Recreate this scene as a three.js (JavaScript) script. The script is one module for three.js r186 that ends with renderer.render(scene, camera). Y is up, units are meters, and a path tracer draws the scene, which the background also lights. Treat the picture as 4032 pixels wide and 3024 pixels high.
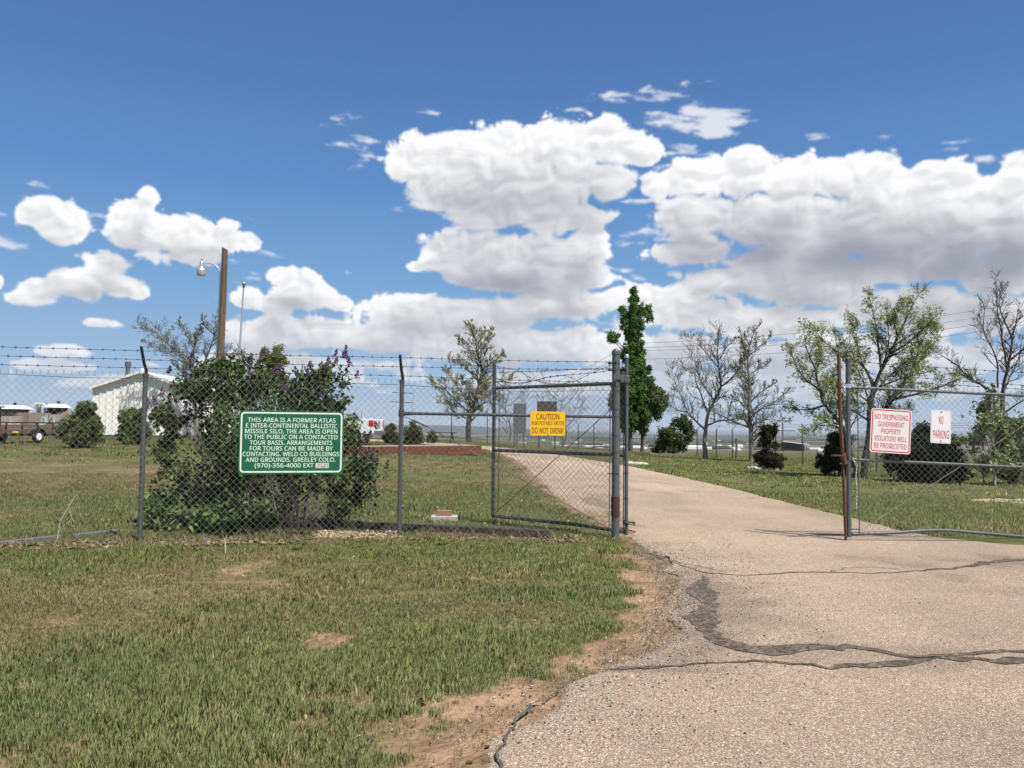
import * as THREE from 'three';
import { mergeGeometries } from 'three/addons/utils/BufferGeometryUtils.js';
import { RoundedBoxGeometry } from 'three/addons/geometries/RoundedBoxGeometry.js';

// ---------- camera: a phone held at 1.5 m, tilted up about three degrees ----------
const scene = new THREE.Scene();
const camera = new THREE.PerspectiveCamera(49.78, 4 / 3, 0.1, 60000);
camera.position.set(0, 1.5, 0);
camera.rotation.order = 'YXZ';
camera.rotation.set(0.0549, 0, 0.011);

const renderer = new THREE.WebGLRenderer({ antialias: true });
renderer.setSize(1024, 768);
renderer.toneMapping = THREE.LinearToneMapping;
renderer.toneMappingExposure = 1.4;
renderer.shadowMap.enabled = true;

// ---------- random numbers and noise ----------
function rng(seed) {
  let a = seed >>> 0;
  return () => { a = (a + 0x6d2b79f5) | 0; let t = Math.imul(a ^ (a >>> 15), 1 | a); t = (t + Math.imul(t ^ (t >>> 7), 61 | t)) ^ t; return ((t ^ (t >>> 14)) >>> 0) / 4294967296; };
}
const NT = new Float32Array(4096), NP = new Uint16Array(8192);
{ const r = rng(77); for (let i = 0; i < 4096; i++) { NT[i] = r() * 2 - 1; NP[i] = i; } for (let i = 4095; i > 0; i--) { const j = (r() * (i + 1)) | 0, t = NP[i]; NP[i] = NP[j]; NP[j] = t; } for (let i = 0; i < 4096; i++) NP[i + 4096] = NP[i]; }
function noise3(x, y, z) {
  const xi = Math.floor(x), yi = Math.floor(y), zi = Math.floor(z); let u = x - xi, v = y - yi, w = z - zi;
  u = u * u * (3 - 2 * u); v = v * v * (3 - 2 * v); w = w * w * (3 - 2 * w);
  const X = xi & 4095, X1 = (xi + 1) & 4095, Y = yi & 4095, Y1 = (yi + 1) & 4095, Z = zi & 4095, Z1 = (zi + 1) & 4095;
  const h = (a, b, c) => NT[NP[(NP[(NP[a] + b) & 4095] + c) & 4095]];
  const a = h(X, Y, Z), b = h(X1, Y, Z), c = h(X, Y1, Z), d = h(X1, Y1, Z), e = h(X, Y, Z1), f = h(X1, Y, Z1), g = h(X, Y1, Z1), i = h(X1, Y1, Z1);
  const p = a + (b - a) * u, q = c + (d - c) * u, s = e + (f - e) * u, t = g + (i - g) * u, m = p + (q - p) * v, n = s + (t - s) * v;
  return m + (n - m) * w;
}
const fbm = (x, y, z, o = 4) => { let s = 0, a = 0.5, f = 1; for (let k = 0; k < o; k++) { s += a * noise3(x * f + k * 17.3, y * f + k * 9.1, z * f + k * 31.7); a *= 0.5; f *= 2.03; } return s; };
const clamp = (x, a = 0, b = 1) => Math.min(b, Math.max(a, x)), lerp = (a, b, t) => a + (b - a) * t;
const sst = (a, b, x) => { const t = clamp((x - a) / (b - a)); return t * t * (3 - 2 * t); };

// ---------- the sky: clear blue deepening upward, fair-weather cumulus (azimuth, elevation, half width, half height, in degrees) ----------
const CUMULUS = [
  [-29.4,12.4,1.8,1.2],[-28.3,12,.9,.9],[-30.5,12.4,1.1,.9],[-29,11.4,1.1,.6],
  [-24.1,14.3,.6,.7],[-25,13,1.2,1.2],[-24.3,11.9,1.9,1.4],[-21.9,12.1,2.5,1.4],[-19.9,12,1.7,1.2],[-17.8,12,.8,.7],[-21.3,10.9,2,.7],
  [-26.4,9.8,1.3,1],[-27.9,8.7,2.3,1],[-29.8,8.2,1.5,.7],[-25.3,8.6,1.6,.8],[-24.5,8.3,.8,.5],[-30.5,7.5,1.4,.6],[-26.6,6.3,1.1,.3],[-32,8.3,.2,.5],
  [-15.1,9.9,1.8,.9],[-14.2,8.8,2.7,1.2],[-12,8.4,1.2,.7],[-16,8.1,1.8,.8],[-17.7,8.3,1.2,.8],
  [-6.8,17.7,2.6,1.5],[-3.6,18.7,3.6,1.8],[-.4,18.7,3.9,2.1],[2.9,19.3,3.2,1.8],[5.8,19.3,3.5,1.5],[8.7,18.6,1.9,1],[-3.6,16,4.2,1.8],[1.3,16.4,4.9,2.1],[6.1,16.9,2.9,1.2],[-1.9,14.5,2.9,1.1],[2.9,14.5,3.6,1.2],
  [-4.8,11.8,2.2,1.6],[-1.9,12,3.2,1.9],[1.3,11.7,3.6,2],[4.9,12,1.9,1.9],[5.5,13.3,1.3,.9],[-.3,10.5,4.5,1.4],[4.6,10.5,2.9,1.3],[-3.5,10.7,1.9,1.1],[-6.7,11.1,.8,.4],
  [10,16.5,1.4,1],[11.8,16.7,1.9,1.3],[15.5,16.8,2.4,1.6],[19.1,16.3,2.6,1.7],[22.8,16.1,3,1.7],[24.1,16.6,1.6,1.1],[26.8,15.2,2.9,1.5],[29.3,14.4,2.2,1.3],[31.7,15.1,1.2,1.3],[12.5,14.3,3.4,1.8],[17,13.8,4.1,2.1],[22.7,13.1,4.7,2.2],[28,12.3,4,2.1],[31.7,12.2,2.1,2.4],[12.5,12.2,3.1,1.1],[18.5,11.3,4.7,1.2],[25.4,10.3,4.7,1.3],[30.4,9.4,2.4,1.4],
  [36,13.5,4,2.2],[41,12,5,2],[38,10,5,1.6],[47,11,3,1.5]];
const BANK = [[14.3,10,3.3,1.1],[19.9,9.5,4.6,1.3],[25.4,8,4.7,1.3],[30.4,7.2,2.9,1.4],[-6.7,8.1,4.1,1.3],[-1.9,7.9,4.5,1.3],[3,8.6,4.5,1.1],[8.7,9.2,2.2,.9],[12.4,7.9,4,1.2],[17,7.2,4.4,1.2],
  [-14.4,6.3,4.8,1.2],[-17.1,5.6,1.8,.8],[-28.7,4.4,1.4,.4],[-28.9,3.5,2.2,.5],[-8.2,6.2,4.7,1.3],[-.2,5.7,8,1.4],[10.9,5.4,3.7,1.3],[19.8,5,5.7,1.2],[27.9,4.5,5,1.1],[-15.8,4.1,5.9,.9],[6.2,3.2,12.5,.9],[21.2,2.8,11.1,.8],[-24.3,2.6,5.3,.5],[40,6,8,1.6],[38,3,8,1]];
// grey bellies: azimuth, elevation, half width, half height, strength
const BELLY = [[16,11.9,4.6,1.5,.5],[23,11.2,6,1.7,.55],[30,10.2,5,1.9,.55],[12,12.6,2.4,1.1,.3],[40,10.5,6,1.8,.5],[-.3,10.2,4.6,1,.4],[3.5,10.6,3,.9,.3],[-2,15.2,3,.9,.22],[4,15,3,1,.22],[20,8.6,4,1,.3],[27,7.2,5,1.1,.4],[14.5,9,2.6,.8,.25],[-6,7.2,4.5,.8,.3],[2,7.4,5,.8,.3],[-20.5,10.9,2.4,.6,.25],[-27.5,8.1,2.6,.5,.3],[-14.5,8.1,2.4,.6,.25],[10,5,5,.8,.25],[20,4.6,7,.9,.3],[-12,5.2,5,.7,.2],[0,4.6,7,.7,.25]];
const WISP = [[-10.1,18.8,1.4,.7],[-10.2,18.1,.6,.6],[10.6,18.4,1.1,.8],[12.2,19.7,1.7,.4],[11.6,18.9,.7,.5],[14.3,20.3,1.2,.4],[10.6,20.7,1.3,.3],[5.1,21.9,.7,.3],[6.6,22.1,.6,.3],[1.5,23,.5,.25],[11.5,22.2,1.3,.25],[12.9,21.9,.6,.15],[-6.6,21,.6,.25],[-8.5,18.2,.8,.4],[29.8,16.3,.4,.2],[28.1,16.7,.3,.2],[13.1,17.8,.6,.3],[7.7,12.6,1,.6],[-17.1,10.6,.9,.4],[-32,10.6,1.2,.25]];
{ // the same kind of sky all the way round
  const r = rng(5);
  for (let k = 0; k < 26; k++) { const az = 52 + r() * 255, el = 5 + r() * 24, s = 0.8 + r() * 1.2; for (let j = 0; j < 7; j++) CUMULUS.push([az + (r() - 0.5) * 7 * s, el + (r() - 0.4) * 1.6 * s, (1.4 + r() * 2) * s, (0.8 + r() * 0.8) * s]); }
  for (let k = 0; k < 40; k++) BANK.push([48 + r() * 265, 2 + r() * 5, 3 + r() * 6, 0.6 + r() * 0.8]);
}
const SUN = new THREE.Vector3(0.325, 0.86, 0.385).normalize();
function makeSky() {
  const W = 4096, Hh = 2048, R0 = 1010, NR = 560, cl = new Float32Array(W * NR).fill(-1), bk = new Float32Array(W * NR).fill(-1), wi = new Float32Array(W * NR).fill(-1), ppd = Hh / 180;
  const smax = (a, b, k) => { const h = clamp(0.5 + (0.5 * (b - a)) / k); return lerp(a, b, h) + k * h * (1 - h); };
  const stamp = (F, list, k) => { for (const [az, el, rx, ry] of list) {
    const c0 = Math.floor(((az - rx * 1.9 + 90) / 360) * W), c1 = Math.ceil(((az + rx * 1.9 + 90) / 360) * W), r0 = Math.floor((el - ry * 1.9 + 90) * ppd) - R0, r1 = Math.ceil((el + ry * 1.9 + 90) * ppd) - R0;
    for (let r = Math.max(0, r0); r < Math.min(NR, r1); r++) for (let c = c0; c < c1; c++) {
      const e = (r + R0 + 0.5) / ppd - 90 - el, a = ((c + 0.5) / W) * 360 - 90 - az, v = 1 - Math.hypot(a / rx, e / (e < 0 ? ry * 0.9 : ry)); if (v < -0.9) continue;
      const o = r * W + (((c % W) + W) % W); F[o] = smax(F[o], v, k);
    } } };
  stamp(cl, CUMULUS, 0.22); stamp(bk, BANK, 0.3); stamp(wi, WISP.map(([a, e, x, y]) => [a, e, x * 1.5, y * 1.7]), 0.2);
  const G = new Float32Array(W * NR); for (const [az, el, rx, ry, k] of BELLY) for (let r = Math.max(0, Math.floor((el - ry * 2.2 + 90) * ppd) - R0); r < Math.min(NR, (el + ry * 2.2 + 90) * ppd - R0); r++) for (let c = Math.floor(((az - rx * 2.2 + 90) / 360) * W); c < ((az + rx * 2.2 + 90) / 360) * W; c++) { const e = ((r + R0 + 0.5) / ppd - 90 - el) / ry, a = (((c + 0.5) / W) * 360 - 90 - az) / rx; G[r * W + ((c + W) % W)] = Math.max(G[r * W + ((c + W) % W)], k * Math.exp(-0.9 * (e * e + a * a))); }
  const F = new Float32Array(W * NR), B = new Float32Array(W * NR), Q = new Float32Array(W * NR);
  for (let r = 0; r < NR; r++) {
    const el = (((r + R0 + 0.5) / Hh) - 0.5) * Math.PI, ce = Math.cos(el), y = Math.sin(el) * 1.5;
    for (let c = 0; c < W; c++) {
      const o = r * W + c; if (cl[o] < -0.85 && bk[o] < -0.85 && wi[o] < -0.85) { F[o] = -1; continue; }
      const a = ((c + 0.5) / W - 0.5) * 2 * Math.PI, x = Math.cos(a) * ce, z = Math.sin(a) * ce;
      const wx = 0.012 * noise3(x * 40, y * 40, z * 40), wy = 0.012 * noise3(x * 40 + 50, y * 40, z * 40 + 9);
      let s = 0.3 * noise3((x + wx) * 12, (y + wy) * 12, z * 12), am = 0.5, f = 26, hq = 0; for (let k = 0; k < 5; k++) { const n = 2.1 * Math.abs(noise3((x + wx) * f, (y + wy) * f, z * f + k * 7.7)) - 0.52; s += am * n; if (k < 3) hq += am * n; am *= 0.58; f *= 2.05; }
      Q[o] = hq;
      const wn = fbm(x * 22 + y * 18, y * 60, z * 22, 6);
      const ei = (v) => 0.58 * (1 - 0.75 * sst(0.05, 0.45, v)), m = Math.max(cl[o] + s * ei(cl[o]) + 0.05 * sst(-0.05, 0.2, cl[o]), bk[o] + s * ei(bk[o]) + 0.13); B[o] = clamp(Math.max(cl[o], bk[o]) + 0.18 + s * 0.15, 0, 0.9);
      F[o] = m - 0.02; wi[o] = wi[o] * 0.6 + s * 0.55 + wn * 2.6 - 0.3;
    }
  }
  const data = new Float32Array(W * Hh * 4);
  const stops = [[-90, .2, .2, .19], [-0.6, .44, .52, .6], [0, .5, .6, .71], [4, .34, .5, .71], [9, .205, .395, .67], [16, .12, .275, .585], [24, .085, .195, .455], [32, .066, .155, .385], [60, .045, .115, .31], [90, .04, .1, .28]];
  const out = [0, 0, 0];
  for (let row = 0; row < Hh; row++) {
    const el = ((row + 0.5) / Hh) * 180 - 90; let k = 0; while (k < stops.length - 2 && el > stops[k + 1][0]) k++;
    const t = clamp((el - stops[k][0]) / (stops[k + 1][0] - stops[k][0])), sky = [1, 2, 3].map((c) => lerp(stops[k][c], stops[k + 1][c], t)), r = row - R0;
    for (let c = 0; c < W; c++) {
      out[0] = sky[0]; out[1] = sky[1]; out[2] = sky[2];
      if (r >= 0 && r < NR) {
        const o = r * W + c, f = F[o];
        if (wi[o] > 0) { const a = sst(0, 0.8, wi[o]) * 0.8; out[0] = lerp(out[0], .86, a); out[1] = lerp(out[1], .88, a); out[2] = lerp(out[2], .92, a); }
        if (f > 0) {
          let S = 0; const step = 2 + el * 0.17;
          for (let q = 1; q <= 9; q++) { const rr = r + Math.round(q * step); if (rr < NR) S += B[rr * W + ((c + q) % W)]; }
          const L = Math.exp(-0.13 * Math.max(0, S - 0.6)), rr = Math.min(NR - 1, r + 5), rel = clamp((Q[o] - Q[rr * W + ((c + 3) % W)]) * 0.85, -0.4, 0.4);
          const thick = sst(0, 0.5, f), b = clamp(0.06 + 0.94 * L + rel * 0.5 * (0.3 + L) + (1 - thick) * 0.2 * L - G[o] * (1 + rel * 0.6)), a = sst(0, 0.17 + 0.34 * (1 - L), f) * (el < 7 ? 0.55 + 0.45 * sst(0, 7, el) : 1), hz = 1 - sst(0, 9, el);
          const cr = lerp(lerp(.34, .97, b), .56, hz * 0.55), cg = lerp(lerp(.355, .97, b), .6, hz * 0.55), cb = lerp(lerp(.42, .98, b), .68, hz * 0.55);
          out[0] = lerp(out[0], cr, a); out[1] = lerp(out[1], cg, a); out[2] = lerp(out[2], cb, a);
        }
      }
      const p = (row * W + c) * 4; data[p] = out[0] * 0.73; data[p + 1] = out[1] * 0.73; data[p + 2] = out[2] * 0.73; data[p + 3] = 1;
    }
  }
  const t = new THREE.DataTexture(data, W, Hh, THREE.RGBAFormat, THREE.FloatType);
  t.mapping = THREE.EquirectangularReflectionMapping; t.magFilter = THREE.LinearFilter; t.needsUpdate = true;
  return t;
}
scene.background = makeSky();
scene.environment = scene.background;
scene.fog = new THREE.FogExp2(new THREE.Color(0.78, 0.86, 1.0), 0.000026);

const sun = new THREE.DirectionalLight(new THREE.Color(1, 0.955, 0.88), 4.8);
sun.name = 'sun'; sun.position.copy(SUN).multiplyScalar(120); sun.castShadow = true;
Object.assign(sun.shadow.camera, { left: -70, right: 70, top: 70, bottom: -70, near: 1, far: 300 }); sun.shadow.mapSize.set(4096, 4096);
scene.add(sun, sun.target);

// ---------- naming and building helpers ----------
const used = new Map();
function numbered(n) { const k = used.get(n) ?? 0; used.set(n, k + 1); return k ? n + '_' + String(k).padStart(3, '0') : n; }
function tag(o, label, category, group, kind) { if (label) o.userData.label = label; if (category) o.userData.category = category; if (group) o.userData.group = group; if (kind) o.userData.kind = kind; return o; }
function thing(name, label, category, pos = [0, 0, 0], turn = 0, group) {
  const o = new THREE.Group(); o.name = numbered(name); o.position.set(...pos); o.rotation.y = turn; scene.add(o); return tag(o, label, category, group);
}
function mesh(name, geo, mat, parent, kind) {
  const m = new THREE.Mesh(geo, mat); m.name = parent ? name : numbered(name); m.castShadow = m.receiveShadow = true; if (kind) m.userData.kind = kind; (parent ?? scene).add(m); return m;
}
function struct(name, geo, mat) { const m = mesh(name, geo, mat); m.userData.kind = 'structure'; return m; }
const V = (x, y, z) => new THREE.Vector3(x, y, z);
class MB {
  constructor() { this.p = []; this.n = []; this.u = []; this.c = []; this.i = []; this.col = null; }
  v(x, y, z, nx, ny, nz, u = 0, w = 0) { this.p.push(x, y, z); this.n.push(nx, ny, nz); this.u.push(u, w); if (this.col) this.c.push(...this.col); return this.p.length / 3 - 1; }
  tri(a, b, c) { this.i.push(a, b, c); }
  quad(a, b, c, d) { this.i.push(a, b, c, a, c, d); }
  tube(pts, rad, sides = 6, caps = false, us = 1) {
    const N = pts.length, R = (k) => (typeof rad === 'number' ? rad : Array.isArray(rad) ? lerp(rad[0], rad[1], k / (N - 1)) : rad(k / (N - 1)));
    let nx = 0, ny = 0, nz = 0, px, py, pz, len = 0, base = -1;
    for (let k = 0; k < N; k++) {
      const a = pts[Math.max(0, k - 1)], b = pts[Math.min(N - 1, k + 1)]; let tx = b[0] - a[0], ty = b[1] - a[1], tz = b[2] - a[2]; const tl = Math.hypot(tx, ty, tz) || 1; tx /= tl; ty /= tl; tz /= tl;
      if (!k) { if (Math.abs(ty) < 0.9) { nx = tz; ny = 0; nz = -tx; } else { nx = 1; ny = 0; nz = 0; } } else len += Math.hypot(pts[k][0] - pts[k - 1][0], pts[k][1] - pts[k - 1][1], pts[k][2] - pts[k - 1][2]);
      const d = nx * tx + ny * ty + nz * tz; nx -= d * tx; ny -= d * ty; nz -= d * tz; const nl = Math.hypot(nx, ny, nz) || 1; nx /= nl; ny /= nl; nz /= nl;
      px = ty * nz - tz * ny; py = tz * nx - tx * nz; pz = tx * ny - ty * nx;
      const r = R(k), row = this.p.length / 3;
      for (let s = 0; s <= sides; s++) { const q = (s / sides) * Math.PI * 2, c = Math.cos(q), e = Math.sin(q), X = nx * c + px * e, Y = ny * c + py * e, Z = nz * c + pz * e; this.v(pts[k][0] + X * r, pts[k][1] + Y * r, pts[k][2] + Z * r, X, Y, Z, s / sides * us, len * us); }
      if (k) for (let s = 0; s < sides; s++) this.quad(base + s, base + s + 1, row + s + 1, row + s);
      if (caps && (k === 0 || k === N - 1)) { const f = k === 0 ? -1 : 1, cc = this.v(...pts[k], tx * f, ty * f, tz * f), r1 = this.p.length / 3; for (let s = 0; s <= sides; s++) { const o = (row + s) * 3; this.v(this.p[o], this.p[o + 1], this.p[o + 2], tx * f, ty * f, tz * f); } for (let s = 0; s < sides; s++) f < 0 ? this.tri(cc, r1 + s + 1, r1 + s) : this.tri(cc, r1 + s, r1 + s + 1); }
      base = row;
    }
    return this;
  }
  geo() {
    const g = new THREE.BufferGeometry(); g.setAttribute('position', new THREE.Float32BufferAttribute(this.p, 3)); g.setAttribute('normal', new THREE.Float32BufferAttribute(this.n, 3)); g.setAttribute('uv', new THREE.Float32BufferAttribute(this.u, 2));
    if (this.c.length) g.setAttribute('color', new THREE.Float32BufferAttribute(this.c, 3)); g.setIndex(this.i); return g;
  }
}
const tubeGeo = (pts, rad, sides = 12, caps = true) => new MB().tube(pts, rad, sides, caps).geo();
function box(w, h, d, x = 0, y = 0, z = 0, r = 0) { const g = r ? new RoundedBoxGeometry(w, h, d, 2, r) : new THREE.BoxGeometry(w, h, d); g.translate(x, y, z); return g; }
const join = (list) => mergeGeometries(list.map((g) => { g = g.index ? g.toNonIndexed() : g; for (const k of Object.keys(g.attributes)) if (!['position', 'normal', 'uv'].includes(k)) g.deleteAttribute(k); return g; }));
const lin = (r, g, b) => new THREE.Color().setRGB(r, g, b);
function texture(size, fn, srgb, repeat) { // fn(x, y) -> [r, g, b] 0..1
  const d = new Uint8Array(size * size * 4); for (let y = 0; y < size; y++) for (let x = 0; x < size; x++) { const c = fn(x, y), o = (y * size + x) * 4; d[o] = clamp(c[0]) * 255; d[o + 1] = clamp(c[1]) * 255; d[o + 2] = clamp(c[2]) * 255; d[o + 3] = 255; }
  const t = new THREE.DataTexture(d, size, size); t.wrapS = t.wrapT = THREE.RepeatWrapping; t.magFilter = THREE.LinearFilter; t.minFilter = THREE.LinearMipmapLinearFilter; if (srgb) t.colorSpace = THREE.SRGBColorSpace; if (repeat) t.repeat.set(repeat, repeat); t.needsUpdate = true; return t;
}
const tile = (x, y, s, f, seed = 0, o = 4) => { const a = (x / s) * 2 * Math.PI, b = (y / s) * 2 * Math.PI, q = f / (2 * Math.PI); return fbm(Math.cos(a) * q + seed, Math.sin(a) * q + Math.cos(b) * q, Math.sin(b) * q + seed * 3, o); };
const mottled = texture(256, (x, y) => { const n = 0.5 + 0.42 * tile(x, y, 256, 6, 3, 5) + 0.12 * tile(x, y, 256, 40, 8, 2); const v = 0.62 + 0.4 * n; return [v, v, v]; });
const mottledBump = texture(256, (x, y) => { const n = 0.5 + 0.6 * tile(x, y, 256, 30, 13, 4); return [n, n, n]; });
const mat = (r, g, b, o = {}) => new THREE.MeshStandardMaterial({ color: lin(r, g, b), roughness: 0.8, ...o });
const M = {
  steel: mat(.15, .16, .165, { roughness: .55, metalness: .45, map: mottled, side: THREE.DoubleSide }),
  steelDark: mat(.1, .105, .11, { roughness: .6, metalness: .4, map: mottled }),
  arm: mat(.028, .028, .03, { roughness: .5, metalness: .3 }),
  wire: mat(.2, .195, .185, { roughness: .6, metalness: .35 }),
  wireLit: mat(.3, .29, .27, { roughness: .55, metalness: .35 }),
  barb: mat(.075, .075, .08, { roughness: .7, metalness: .3 }),
  rust: mat(.13, .062, .032, { roughness: .9, map: mottled }),
  rustDark: mat(.085, .03, .022, { roughness: .85, map: mottled }),
  alu: mat(.55, .56, .57, { roughness: .4, metalness: .7 }),
  chrome: mat(.75, .76, .78, { roughness: .25, metalness: .9 }),
  black: mat(.012, .012, .013, { roughness: .6 }),
  rubber: mat(.018, .018, .018, { roughness: .9 }),
  white: mat(.78, .78, .77, { roughness: .5 }),
  concrete: mat(.36, .34, .31, { roughness: .95, map: mottled, bumpMap: mottledBump, bumpScale: .004 }),
  tan: mat(.36, .29, .22, { roughness: .95, map: mottled }),
  bark: mat(.12, .1, .085, { roughness: 1, map: mottled, bumpMap: mottledBump, bumpScale: .02 }),
  barkGrey: mat(.25, .22, .195, { roughness: 1, map: mottled, bumpMap: mottledBump, bumpScale: .02 }),
  woodPole: mat(.15, .092, .058, { roughness: .95 }),
  greyWood: mat(.2, .17, .14, { roughness: .95, map: mottled }),
};

// ================= terrain, lawn, road =================
function ground(x, z) {
  const D = -z, A = 0.65 * sst(13, 37, D) + 0.75 * sst(58, 82, D) * sst(-18, -34, x), B = -0.45 * sst(13, 34, D), w = sst(-12, 16, x);
  let y = A * (1 - w) + B * w; const far = D - 80;
  if (far > 0) y -= Math.min(far < 60 ? 0.0007 * far * far : 2.52 + 0.084 * (far - 60), 76) * lerp(sst(-34, -10, x), 1, sst(100, 220, D));
  const side = Math.max(0, Math.abs(x + 10) - 70); if (side > 0) y -= Math.min(70, 0.05 * side) * (1 - sst(80, 900, D));
  return y;
}
const ROAD = [[-1.5,16,12,16],[-.7,2.5,12,2.5],[-.2,-1,12,-1],[-.08,-3,12,-3],[-.06,-3.76,12,-3.6],[-.03,-4.09,12,-4],[.15,-4.49,12,-4.5],[.32,-4.97,12,-5],[.68,-5.34,12,-5.4],[1.03,-5.83,12,-5.9],[1.28,-6.52,12,-6.6],[1.51,-7.4,12,-7.4],[1.7,-8.54,12,-8.4],[1.8,-9.75,11,-9.8],[1.76,-10.68,9.2,-10.7],[1.78,-11.58,6.9,-11.35],[1.8,-12.35,6.2,-12.2],[1.6,-13,6.1,-13.5],[1.4,-15,6.06,-15],[1.08,-17.35,6.05,-18.3],[.81,-25.15,6.2,-24.6],[.5,-30,6.1,-30.5],[.21,-35.3,5.5,-36],[-.3,-40,4.5,-41],[-.87,-45.5,3,-47.5],[-2.97,-51,.8,-54.5],[-6,-53,-3,-59],[-12,-54,-11,-62],[-25,-55,-25,-63]];
const roadPoly = [...ROAD.map((r) => [r[0], r[1]]), ...ROAD.map((r) => [r[2], r[3]]).reverse()];
function inPoly(P, x, z) { let c = false; for (let i = 0, j = P.length - 1; i < P.length; j = i++) { const [xi, zi] = P[i], [xj, zj] = P[j]; if (zi > z !== zj > z && x < ((xj - xi) * (z - zi)) / (zj - zi) + xi) c = !c; } return c; }
const along = (pts, z) => { for (let i = 0; i < pts.length - 1; i++) { const a = pts[i], b = pts[i + 1]; if (z <= a[1] && z >= b[1]) return lerp(a[0], b[0], (z - a[1]) / (b[1] - a[1] || 1)); } return z > pts[0][1] ? pts[0][0] : pts[pts.length - 1][0]; };
const DIRT = [[-.8,2],[-.57,-3.75],[-.58,-3.96],[-.54,-4.33],[-.31,-4.78],[.09,-5.06],[.38,-5.36],[.77,-6.08],[1.04,-7],[1.28,-8.02],[1.47,-9.39],[1.55,-10.47],[1.62,-11.3],[1.66,-12.6],[1.4,-13.4],[1.3,-15],[.95,-17.4],[.7,-25],[.1,-35],[-1,-45]];
const BARE = [[-1.3,-5.92,.13,.28],[-.78,-4.61,.2,.16],[-1.0,-4.32,.14,.22],[-3.65,-6.36,.3,.12],[.38,-8.73,.22,.12],[-.05,-8.57,.12,.12],[1.05,-10.0,.42,.22],[-1.64,-3.82,.14,.07],[.03,-5.34,.08,.12],[.4,-8.1,.2,.16],[-.19,-8.43,.15,.12],[-1.4,-4.74,.12,.06],[.8,-9.2,.25,.25],[-.4,-4.9,.2,.15],[-2.2,-3.5,.3,.12]];
const DRY = [[-4.2,-7.0,2.2,1.3,1],[-2.6,-6.2,1.4,.8,.4],[-12,-21,8,4.2,.9],[-3,-29,3.4,3,.6],[0,-6.8,.5,.4,.5],[-.2,-8.4,.6,.5,.4],[-24,-40,8,4,.5]];
const fenceZ = (x) => (x < -1.52 ? lerp(-10.55, -11.35, (x + 4.68) / 3.16) : -11.4);
function dirtAt(x, z) { // 0 grass .. 1 bare soil
  if (z > 3 || z < -46) return 0; const n = fbm(x * 3.1, z * 3.1, 4, 4), n2 = fbm(x * 13, z * 13, 9, 3);
  let d = 0; const e = x - along(DIRT, z), R = along(ROAD, z); if (x < R + 0.3) d = sst(-0.26, 0.1, e + 0.08 - 0.14 * sst(-6, -4, z) + n * 0.45 + n2 * 0.22);
  for (const [bx, bz, rx, rz] of BARE) { const q = 1 - Math.hypot((x - bx) / rx, (z - bz) / rz); if (q > -1.4) d = Math.max(d, 0.86 * sst(-0.45, 0.75, q + n * 1.7 + n2 * 1.2)); }
  if (x < 1.4 && x > -8) { const f = Math.abs(z - fenceZ(x) - 0.1); d = Math.max(d, 0.75 * sst(0.5, 0.1, f + n * 0.5)); }
  if (z > -11) d = Math.max(d, 0.75 * sst(0.3, 0.5, fbm(x * 1.1 + 5, z * 1.1, 2, 4) + n2 * 0.25));
  return d;
}
function dryAt(x, z) { let d = 0; for (const [bx, bz, rx, rz, k] of DRY) { const q = 1 - Math.hypot((x - bx) / rx, (z - bz) / rz); d = Math.max(d, k * sst(-0.35, 0.5, q + fbm(x * 0.9, z * 0.9, 3, 3) * 0.9)); } return clamp(d + 0.5 * sst(0.06, 0.36, fbm(x * 0.35 + 3, z * 0.35, 8, 4))); }
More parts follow.
